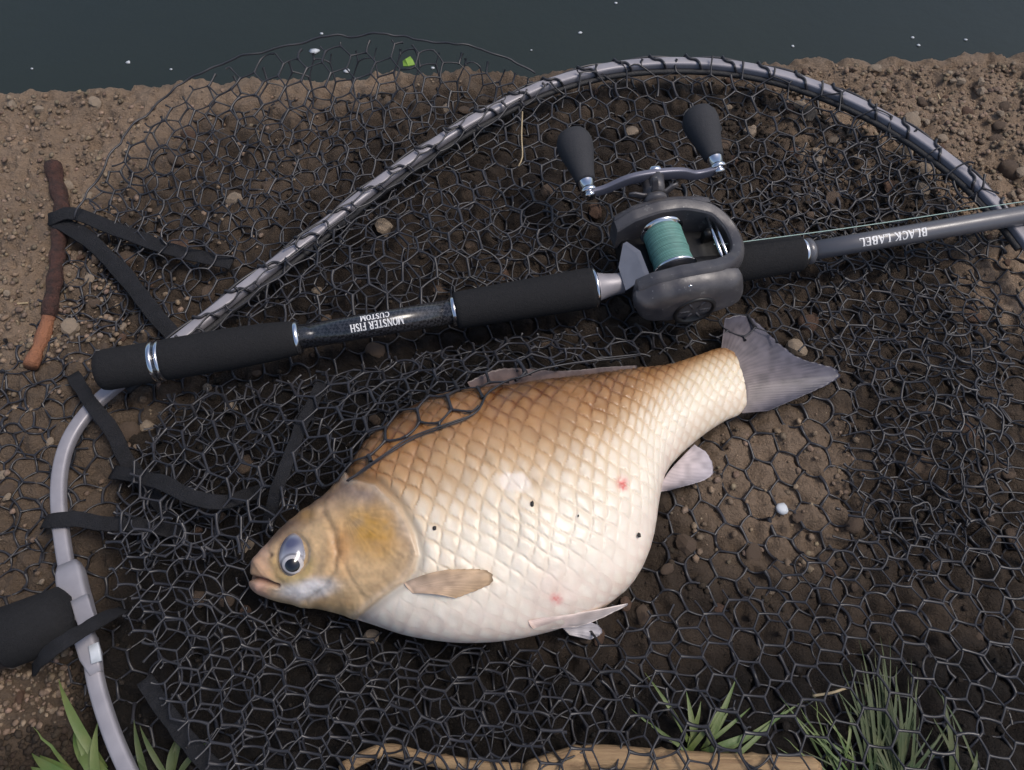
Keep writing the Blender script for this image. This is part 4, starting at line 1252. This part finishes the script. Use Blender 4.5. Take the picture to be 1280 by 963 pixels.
def sheet(name, poly, extra, L=0.0128, ang=0.0, sx=1.0, sy=1.0, seed=0, warp=0.006, slack=1.04, floor=0.0015, rad=0.00092, over_fish=False, under_rod=True, buckle=0.004, iters=70, anchor=0.02, thick_dir=0, flat=False, skip_fish=True, pinch=None, over_hoop=False):
    """one layer of hexagonal mesh: outline and extra support points (u, v, z); settles under its own slack"""
    ctrl = [at(*p) for p in poly]
    pw = np.array([c[:2] for c in ctrl])
    zf = tps(ctrl + [at(*p) for p in extra])
    V2, E = hexlat(pw, L, ang, seed, warp, sx, sy)
    if pinch is not None:
        V2 = pinch(V2)
    ins = inpoly(V2[:, 0], V2[:, 1], pw)
    # strands that leave the outline are cut at it
    one = ins[E[:, 0]] ^ ins[E[:, 1]]
    Eo = E[one]
    pi_ = np.where(ins[Eo[:, 0]], Eo[:, 0], Eo[:, 1]); po_ = np.where(ins[Eo[:, 0]], Eo[:, 1], Eo[:, 0])
    lo_, hi_ = V2[pi_].copy(), V2[po_].copy()
    for _ in range(10):
        md = (lo_ + hi_) / 2
        im = inpoly(md[:, 0], md[:, 1], pw)[:, None]
        lo_, hi_ = np.where(im, md, lo_), np.where(im, hi_, md)
    long_ = np.linalg.norm(lo_ - V2[pi_], axis=1) > 0.2 * L
    newi = len(V2) + np.arange(long_.sum())
    V2 = np.vstack([V2, lo_[long_]])
    E = np.vstack([E[ins[E[:, 0]] & ins[E[:, 1]]], np.stack([pi_[long_], newi, Eo[long_, 2]], 1)])
    ncut = int(long_.sum())
    used = np.unique(E[:, :2]); mp_ = -np.ones(len(V2), int); mp_[used] = np.arange(len(used))
    V2 = V2[used]; E2 = np.stack([mp_[E[:, 0]], mp_[E[:, 1]]], 1); kd = E[:, 2]
    nv = len(V2); ne = len(E2)
    mid = (V2[E2[:, 0]] + V2[E2[:, 1]]) / 2
    P = np.vstack([V2, mid])
    z = zf(P[:, 0], P[:, 1])
    z = z + buckle * (vnoise(P[:, 0], P[:, 1], 22, seed + 2) * 1.4 + vnoise(P[:, 0], P[:, 1], 60, seed + 3))
    P = np.column_stack([P, z])
    P[nv:] += RNG.normal(0, 0.0007, (ne, 3))
    ii = np.r_[E2[:, 0], nv + np.arange(ne)]; jj = np.r_[nv + np.arange(ne), E2[:, 1]]
    full = np.full(ne, slack * L)
    if ncut: full[-ncut:] = np.linalg.norm(V2[E2[-ncut:, 0]] - V2[E2[-ncut:, 1]], axis=1)
    rest = np.r_[full, full] / 2
    deg = np.bincount(np.r_[ii, jj], minlength=len(P)).astype(float)[:, None]
    P0 = P.copy()
    for it in range(iters):
        d = P[jj] - P[ii]; l = np.linalg.norm(d, axis=1) + 1e-9
        k = (l - rest) / l * 0.5
        k = np.where(k < 0, k * 0.35, k)
        corr = d * k[:, None]
        acc = np.stack([np.bincount(ii, corr[:, q_], len(P)) - np.bincount(jj, corr[:, q_], len(P)) for q_ in range(3)], 1)
        P += acc / deg * 1.3
        P += (P0 - P) * anchor
        P[:, 2] -= 0.00012
        g = soil(P[:, 0], P[:, 1]); g = np.where(g < -0.05, -1, g)
        lowz = g + floor
        if flat:
            P[:, 2] = lowz + 0.0006
        if over_hoop:
            dh = P[:, None, :2] - hoop[None, ::3, :2]
            d2 = (dh ** 2).sum(2); kk = d2.argmin(1); dm_ = np.sqrt(d2[np.arange(len(P)), kk])
            lowz = np.where(dm_ < 0.0068, np.maximum(lowz, hoop[::3][kk, 2] + 0.0055), lowz)
        if over_fish:
            ft = fish_top(P[:, 0], P[:, 1])
            lowz = np.maximum(lowz, ft + 0.0016)
        P[:, 2] = np.maximum(P[:, 2], lowz)
        if under_rod:
            rel = P[:, :2] - RODA2
            t = rel @ RODD2; s = np.abs(rel[:, 0] * RODD2[1] - rel[:, 1] * RODD2[0])
            inr = (s < 0.020) & (t > 0)
            cap = RA[2] + RD[2] * t - np.sqrt(np.clip(0.0185 ** 2 - np.clip(s - .002, 0, None) ** 2, 0, None)) - 0.0012
            P[:, 2] = np.where(inr, np.minimum(P[:, 2], np.maximum(cap, lowz)), P[:, 2])
    Rr = np.where(kd == thick_dir, rad * 1.35, rad) * 0.9
    V, F = strands(P[E2[:, 0]], P[nv:], P[E2[:, 1]], Rr * (1 + .12 * RNG.standard_normal(ne)))
    o = mesh(name, V, F, M['cord'], parent=net, kind='stuff')
    return o


HOOPTOP = [(1285, 305), (1232, 243), (1130, 162), (1000, 102), (880, 80), (750, 88), (620, 136), (480, 225), (300, 365), (220, 428)]
# layer on the soil, inside the hoop and spilling out on the left
sheet('net_bottom', SOIL_NET, [], slack=1.0, flat=True, iters=2, rad=.0011, floor=.0006, **SN_KW)
sheet('net_bottom', [(-60, 520, .004), (50, 425, .004), (130, 330, .004), (230, 420, .006), (150, 500, .006), (110, 560, .008), (100, 640, .008), (60, 720, .006), (-60, 700, .004)], [], ang=0.7, seed=31, warp=.010, slack=1.06, buckle=.005, L=.0138)
# bag end standing up behind the hoop, far upper left
arch = [(92, 275, .022), (120, 225, .030), (165, 165, .040), (230, 105, .052), (300, 75, .060), (390, 52, .066), (470, 46, .068), (560, 55, .066), (630, 72, .058), (668, 96, .045)]
sheet('net_bag', arch + [(640, 128, .028), (560, 172, .026), (480, 228, .025), (390, 298, .024), (300, 368, .023), (230, 420, .022), (170, 380, .016), (110, 320, .016)],
      [(350, 170, .050), (250, 240, .032), (500, 120, .056), (200, 300, .024)], ang=-.25, seed=2, warp=.006, slack=1.0, buckle=.004, L=.0150)
sheet('net_bag', [(80, 280, .012), (120, 225, .020), (165, 165, .030), (232, 103, .050), (300, 73, .058), (390, 50, .064), (470, 44, .066), (560, 53, .064), (630, 70, .056), (668, 96, .040),
                  (600, 150, .006), (480, 190, .006), (300, 300, .006), (180, 420, .006), (90, 400, .006), (40, 420, .004)],
      [(250, 200, .012), (400, 120, .020)], ang=.5, seed=3, warp=.008, slack=1.02, buckle=.004, L=.0150)
rim = spline(np.array([at(u, v - 1, z + .001) for u, v, z in arch]), 120)
wob = np.arange(120)
rim[:, 2] += .0018 * np.abs(np.sin(wob * .33)) 
rim += np.stack([.0022 * vnoise(np.arange(120), np.zeros(120), .35, k) for k in (1, 2, 3)], 1) * 2
mesh('rim_cord', *sweep(rim, circ(.0010, 6)), M['cord'], parent=net)
# inside the hoop, above the rod: loose layers
up_poly = [(u, v + 3, z) for (u, v), z in zip(HOOPTOP, (.036, .035, .033, .031, .029, .027, .025, .023, .021, .020))]
low1 = [(250, 440, .020), (420, 415, .022), (600, 390, .020), (760, 365, .016), (900, 350, .012), (1010, 345, .012), (1150, 330, .016)]
sheet('net_side', up_poly + low1, [(700, 200, .024), (560, 300, .034), (420, 360, .034), (900, 180, .016), (1060, 220, .018), (750, 280, .024), (900, 270, .014)],
      ang=.10, seed=4, warp=.006, slack=1.0, buckle=.005, L=.0166, rad=.00108)
sheet('net_side', [(1285, 308, .036), (1232, 246, .035), (1130, 200, .026), (1000, 170, .014), (880, 190, .010), (760, 230, .012), (620, 220, .016), (480, 240, .022), (300, 368, .021), (220, 430, .020)] + low1, [(700, 200, .010), (560, 300, .018), (420, 360, .020), (900, 180, .008), (1060, 220, .012), (750, 280, .014), (900, 270, .008)],
      ang=-.5, seed=6, warp=.010, slack=1.06, buckle=.008, L=.0150)
sheet('net_side', [(300, 372, .021), (480, 235, .023), (560, 240, .022), (640, 250, .016), (740, 270, .016), (780, 360, .014), (600, 392, .018), (420, 417, .02)],
      [(560, 310, .026)], ang=.9, seed=8, warp=.012, slack=1.12, buckle=.010, L=.0150)
sheet('net_side', [(960, 200, .014), (1100, 165, .026), (1200, 235, .030), (1260, 300, .030), (1180, 330, .02), (1000, 340, .016), (930, 280, .012)],
      [(1080, 240, .014)], ang=1.3, seed=9, warp=.014, slack=1.10, buckle=.012, L=.0150, sx=.75)
# gathered strips hanging from the hoop: cells drawn out along it
sheet('net_side', [(205, 432, .028), (290, 362, .029), (380, 292, .030), (470, 222, .031), (552, 164, .032), (614, 130, .033), (684, 101, .034), (700, 135, .022), (640, 168, .020), (560, 215, .022), (480, 275, .024), (390, 345, .024), (300, 400, .022), (250, 430, .022)],
      [], ang=.80, seed=26, warp=.004, slack=1.0, buckle=.003, L=.0150, sx=1.25, sy=.42, anchor=.35, iters=20, rad=.00095, over_hoop=True)
sheet('net_side', [(684, 100, .034), (750, 80, .035), (815, 71, .036), (880, 71, .037), (944, 78, .038), (1006, 93, .039), (1072, 118, .040), (1138, 153, .041), (1199, 196, .042), (1250, 240, .043), (1225, 275, .02), (1150, 222, .02), (1060, 168, .018), (960, 130, .016), (860, 116, .014), (760, 122, .014), (700, 138, .014)],
      [(880, 81, .037), (1065, 128, .040), (1190, 206, .042)], ang=-.15, seed=28, warp=.005, slack=1.0, buckle=.004, L=.0160, sx=1.15, sy=.85, anchor=.3, iters=20, over_hoop=True)
# lower left: side of the bag between rod, hoop and fish, lapping over the back of the fish
ll = [(205, 490, .022), (330, 475, .030), (470, 450, .034), (600, 425, .034), (740, 408, .030), (880, 395, .022), (885, 425, .026), (800, 445, .040), (700, 458, .054), (650, 470, .064), (612, 495, .072), (590, 528, .080), (520, 552, .084), (488, 572, .082), (452, 598, .076), (440, 612, .066),
      (395, 615, .058), (350, 650, .050), (300, 690, .040), (225, 700, .036), (150, 690, .036), (130, 660, .036), (165, 580, .034)]
sheet('net_cover', ll, [(300, 560, .048), (400, 530, .060), (500, 490, .058)], ang=.35, seed=10, warp=.006, slack=1.0, buckle=.004, over_fish=True, L=.0150, rad=.0011)
sheet('net_cover', ll[:6] + [(880, 420, .02), (780, 440, .036), (690, 456, .046), (625, 472, .050), (575, 488, .056), (510, 510, .058), (455, 552, .056), (425, 600, .05)] + ll[16:], [(300, 560, .034), (400, 530, .044), (500, 490, .046)], ang=-.15, seed=11, warp=.010, slack=1.06, buckle=.006, over_fish=True, L=.0146)
sheet('net_cover', [(205, 492, .014), (330, 480, .018), (470, 455, .020), (600, 430, .020), (740, 412, .018), (720, 450, .03), (620, 485, .04), (520, 520, .05), (450, 590, .05), (350, 640, .040), (320, 700, .03), (240, 720, .026), (160, 700, .026), (150, 640, .026)],
      [(300, 560, .024), (400, 530, .030)], ang=-.2, seed=12, warp=.010, slack=1.08, buckle=.008, L=.0146)
sheet('net_cover', [(205, 495, .008), (420, 465, .010), (600, 440, .010), (520, 510, .03), (440, 590, .03), (330, 690, .016), (160, 720, .012), (130, 640, .012)],
      [(300, 560, .012)], ang=.8, seed=14, warp=.012, slack=1.10, buckle=.010, L=.0146)
fc = spline(np.array([at(*p) for p in ll[7:16]]), 50)
fh = fish_top(fc[:, 0], fc[:, 1])
fc[:, 2] = np.where(fh > 0, fh + .0020, fc[:, 2])
for _ in range(3): fc[1:-1, 2] = np.maximum((fc[:-2, 2] + 2 * fc[1:-1, 2] + fc[2:, 2]) / 4, np.where(fh[1:-1] > 0, fh[1:-1] + .0016, 0))
for k in range(2):
    q_ = fc + np.stack([.0009 * k * vnoise(np.arange(50), np.zeros(50), .3, 2 + k), .0014 * k * vnoise(np.arange(50), np.zeros(50), .25, 4 + k), np.abs(.0014 * vnoise(np.arange(50), np.zeros(50), .3, 6 + k)) + .001 * k], 1) * 2
    mesh('fold_cord', *sweep(q_, circ(.0007, 6)), M['cord'], parent=net)
# front: bag side rising from the fish towards the near part of the hoop
ft_ = [(128, 660, .036), (190, 640, .036), (260, 660, .036), (310, 690, .032), (330, 750, .022), (420, 772, .020), (500, 796, .018), (600, 806, .018), (690, 800, .020), (780, 770, .020), (880, 745, .022), (980, 700, .024), (1060, 672, .028), (1180, 655, .036), (1300, 640, .044),
       (1420, 760, .05), (1330, 960, .07), (1100, 1060, .08), (700, 1080, .08), (350, 1050, .075), (250, 965, .064), (200, 885, .055), (160, 800, .046), (135, 730, .040)]
sheet('net_front', ft_, [(640, 920, .052), (400, 880, .046), (900, 880, .054), (1150, 850, .058)], ang=-.62, seed=15, warp=.0045, slack=1.0, buckle=.003, L=.0124, thick_dir=2, rad=.0009)
sheet('net_front', [(150, 700, .026), (260, 690, .024), (330, 755, .016), (500, 800, .012), (650, 812, .012), (720, 850, .022), (700, 960, .05), (600, 1040, .06), (350, 1040, .06), (240, 950, .05), (190, 860, .04)],
      [(450, 880, .034)], ang=-.58, seed=16, warp=.007, slack=1.03, buckle=.005, L=.0124, thick_dir=2)
sheet('net_front', [(150, 720, .016), (330, 765, .010), (500, 805, .008), (650, 815, .008), (900, 850, .012), (1000, 1000, .03), (600, 1040, .04), (300, 1000, .04), (220, 900, .03)],
      [(450, 900, .010)], ang=.7, seed=19, warp=.010, slack=1.10, buckle=.008, L=.0140)
# right-hand bunch
sheet('net_bunch', [(1000, 350, .012), (1120, 335, .018), (1200, 330, .022), (1262, 400, .026), (1268, 520, .028), (1250, 640, .028), (1150, 680, .022), (1060, 650, .018), (1100, 540, .018), (1060, 450, .014)],
      [(1180, 480, .038), (1130, 400, .024)], ang=1.45, seed=20, warp=.007, slack=1.02, buckle=.005, sy=.78, L=.0150, rad=.001)
sheet('net_bunch', [(960, 360, .006), (1120, 340, .010), (1230, 330, .014), (1300, 420, .014), (1300, 700, .014), (1150, 730, .010), (1040, 680, .008), (1060, 560, .008), (1040, 460, .006)],
      [], ang=.3, seed=22, warp=.012, slack=1.08, buckle=.010, L=.0150)
sheet('net_bunch', [(1060, 380, .008), (1200, 340, .016), (1260, 480, .020), (1230, 680, .018), (1100, 690, .012), (1110, 540, .012)],
      [], ang=.9, seed=24, warp=.014, slack=1.12, buckle=.012, L=.0145, sx=.75)
sheet('net_bunch', [(930, 350, .010), (1060, 350, .012), (1080, 460, .012), (1010, 440, .022), (960, 425, .026), (890, 420, .030), (880, 390, .02)],
      [], ang=.2, seed=29, warp=.006, slack=1.02, buckle=.004, L=.0145)

# ------------------------------------------------------------------ twig, reeds, straw, grass, flecks
tw = empty('twig', on_soil(68, 330), 'reddish bark twig lying under the net strap at the bank', 'twig')
tp = spline(np.array([on_soil(u, v, .006) for u, v in ((66, 206), (72, 235), (78, 262), (74, 300), (70, 340), (64, 378), (56, 415), (38, 458))]), 60)
rd_ = np.interp(np.linspace(0, 1, 60), [0, .5, 1], [1, .85, .75]) * (1 + .12 * np.sin(np.arange(60) * .9))
mesh('bark', *sweep(tp[:47], circ(.0078, 10), scale=rd_[:47]), M['twig'], parent=tw)
mesh('peeled_end', *sweep(tp[45:], circ(.0076, 10), scale=rd_[45:]), M['bare'], parent=tw)


def reed(pts, r, lab):
    P = spline(np.array([at(*p) for p in pts]), 50)
    s = 1 + .18 * np.exp(-((np.linspace(0, 1, 50)[:, None] - np.array([[.18, .47, .78]])) / .012) ** 2).sum(1)
    s[0] *= .6; s[-1] *= .6
    V, F = sweep(P, circ(r, 10), scale=s)
    return tag(mesh('dry_reed', V, F, M['reed'], loc=P[25]), lab, 'reed', 'dry reeds under the net')


reed([(425, 962, .009), (480, 938, .010), (540, 950, .010), (640, 962, .010), (710, 965, .010)], .0042, 'thin curved dry reed stalk under the front of the net')
reed([(655, 968, .012), (735, 947, .012), (850, 954, .012), (1025, 962, .011)], .0078, 'thick straight dry reed stalk under the front of the net')

for pts, r, lab in (([(653, 140, .026), (652, 170, .026), (653, 196, .024), (648, 208, .024)], .0007, 'pale straw stem standing across mesh beside the reel knob'),
                    ([(1172, 118, .003), (1178, 132, .004)], .0010, 'short pale straw piece on the bare clay outside the hoop'),
                    ([(20, 380, .002), (35, 379, .003)], .0009, 'short pale straw piece lying beside the reddish twig'),
                    ([(1016, 870, .03), (1040, 866, .035), (1058, 860, .035)], .0009, 'tan straw stem leaning by the grass tuft')):
    P = spline(np.array([at(*p) for p in pts]), 12)
    tag(mesh('straw', *sweep(P, circ(r, 6)), M['straw'], loc=P[0]), lab, 'straw')


def blade_mesh(p0, direc, length, width, bend, seed, fold=.25):
    r = random.Random(seed)
    n = 10
    P = []
    d = np.array([*direc, 0.0]); d /= np.linalg.norm(d)
    el = r.uniform(.25, .75)
    pos = np.array(p0, float)
    for i in range(n):
        P.append(pos.copy())
        e = el - bend * i / n
        pos = pos + length / n * (d * math.cos(e) + np.array([0, 0, 1.0]) * math.sin(e))
        pos[2] = max(pos[2], float(soil(pos[0], pos[1])) + .002)
    P = np.array(P)
    T, S, Uv = frames(P)
    wv = width / 2 * np.sin(np.pi * (0.18 + 0.82 * np.linspace(0, 1, n)) ** .9)[:, None]
    wv[-1] = width * .02
    V = np.concatenate([P - S * wv + Uv * wv * fold, P, P + S * wv + Uv * wv * fold], 1).reshape(-1, 3)
    return V, [tuple(f) for f in grid_faces(n, 3)]


def tuft(u, v, specs, lab, m, joint=False):
    b = on_soil(u, v)
    t = empty('grass_tuft', b, lab, 'grass')
    parts = []
    for k, (tu, tv, wpx, bend) in enumerate(specs):
        e = on_soil(tu, tv)
        d = e[:2] - b[:2]
        base = b + np.array([random.uniform(-.014, .014), random.uniform(-.008, .012), -.001])
        V, F = blade_mesh(base, d, np.linalg.norm(d) * 1.05 + .006, wpx * mpp(b), bend, k + int(u))
        parts.append((V, F))
        if not joint:
            mesh('blade', V, F, M[m], parent=t)
    if joint:
        mesh('blades', *join(parts), M[m], parent=t, kind='stuff')
    return t


tuft(118, 985, [(28, 926, 17, 1.5), (58, 944, 20, 1.7), (74, 872, 13, 1.0), (82, 912, 24, 1.4), (98, 905, 11, 1.2), (45, 900, 5, 1.2), (128, 900, 12, 1.3), (66, 962, 14, 1.6), (92, 945, 20, 1.5)],
     'broad-bladed green grass tuft outside the hoop below the net handle', 'grass')
tuft(205, 985, [(198, 905, 9, .8), (230, 930, 8, 1.0), (185, 925, 7, 1.0), (220, 940, 10, 1.2), (180, 940, 8, 1.1), (240, 950, 8, 1.2)], 'small green grass sprig just inside the hoop beside the black strap', 'grass_dark')
tuft(865, 958, [(905, 868, 8, .9), (920, 880, 7, 1.1), (800, 858, 6, 1.2), (855, 890, 8, .8), (960, 872, 6, 1.2), (1010, 868, 6, 1.3), (955, 925, 8, 1.3), (880, 880, 9, .9), (760, 875, 5, 1.3), (900, 905, 6, 1.0), (930, 905, 5, 1.2)],
     'bright green grass sprig growing through the net behind the thick reed', 'grass')
spec = []
for k in range(70):
    a = random.gauss(0, 1)
    spec.append((1095 + a * 32 + random.uniform(-6, 6), 790 + abs(a) * 40 + random.uniform(0, 90), random.uniform(2.2, 4.5), random.uniform(.5, 1.2)))
tuft(1105, 985, spec, 'tall fine-bladed dark green grass tuft under the net', 'grass_dark', joint=True)
spec = [(1040 + random.uniform(-50, 40), 870 + random.uniform(0, 70), random.uniform(2, 4), random.uniform(.8, 1.4)) for _ in range(24)]
tuft(1060, 975, spec, 'low sparse grass tuft beside the end of the thick reed', 'grass', joint=True)
tuft(1200, 985, [(1170, 862, 7, 1.0), (1215, 930, 7, 1.2), (1160, 900, 5, 1.0), (1190, 900, 4, 1.0), (1150, 880, 3, 1.0)], 'pale straggly grass sprig right of the tall tuft', 'grass_dark')

lf = at(511, 79, .066)
lv = np.array([lf + np.array([dx, dy, dz]) for dx, dy, dz in ((-.005, -.004, 0), (0, -.006, .002), (.006, -.003, .001), (.004, .002, .002), (.001, .008, .001), (-.003, .002, .003), (-.006, .003, 0))])
lv2 = lv - np.array([0, 0, .0008])
n7 = 7
o = mesh('leaf_scrap', np.vstack([lv, lv2]), [tuple(range(7)), tuple(range(13, 6, -1))] + [(i, (i + 7), (i + 1) % 7 + 7, (i + 1) % 7) for i in range(7)], M['leaf'], smooth=False, loc=lf)
tag(o, 'bright green leaf scrap caught in the raised net edge', 'leaf')
FL = [(160, 78, 5, 'white foam fleck floating alone off the left bank'), (40, 86, 2.5, 'small pale fleck floating left of the larger foam fleck'), (393, 64, 11, 'largest pale foam fleck floating behind the net mesh'), (433, 89, 7, 'pale foam fleck behind the mesh beside the largest one'),
      (402, 42, 3.5, 'small foam fleck floating beyond the largest fleck'), (214, 87, 3, 'tiny pale fleck floating near the net bag'), (725, 41, 4, 'pale fleck floating off the middle of the hoop'), (664, 63, 2.2, 'tiny fleck floating beside the end of the net bag'),
      (991, 58, 3.2, 'small fleck floating beyond the hoop top'), (1141, 47, 3.6, 'pale fleck of a pair floating off the right bank'), (1148, 57, 4, 'lower pale fleck of the pair off the right bank'), (1207, 50, 3.4, 'lone pale fleck right of the floating pair'), (770, 4, 3, 'pale fleck floating farthest out on the water'),
      (541, 85, 4, 'pale fleck behind the mesh beside the green leaf scrap')]
for k, (u, v, s, lab) in enumerate(FL):
    p = at(u, v, WATER_Z + .0006)
    v_, f_ = rock(300 + k, 1)
    o = mesh('foam_fleck', v_ * np.array([s, s * .85, 1.4]) * mpp(p) * .8 + p, f_, M['fleck'], loc=p)
    tag(o, lab, 'fleck', 'flecks floating on the water')
p = on_soil(978, 636, .002)
v_, f_ = rock(400, 2)
tag(mesh('shell_chip', v_ * np.array([.0055, .005, .003]) + p, f_, M['fleck'], loc=p), 'bluish white shell chip on the soil right of the fish', 'shell')
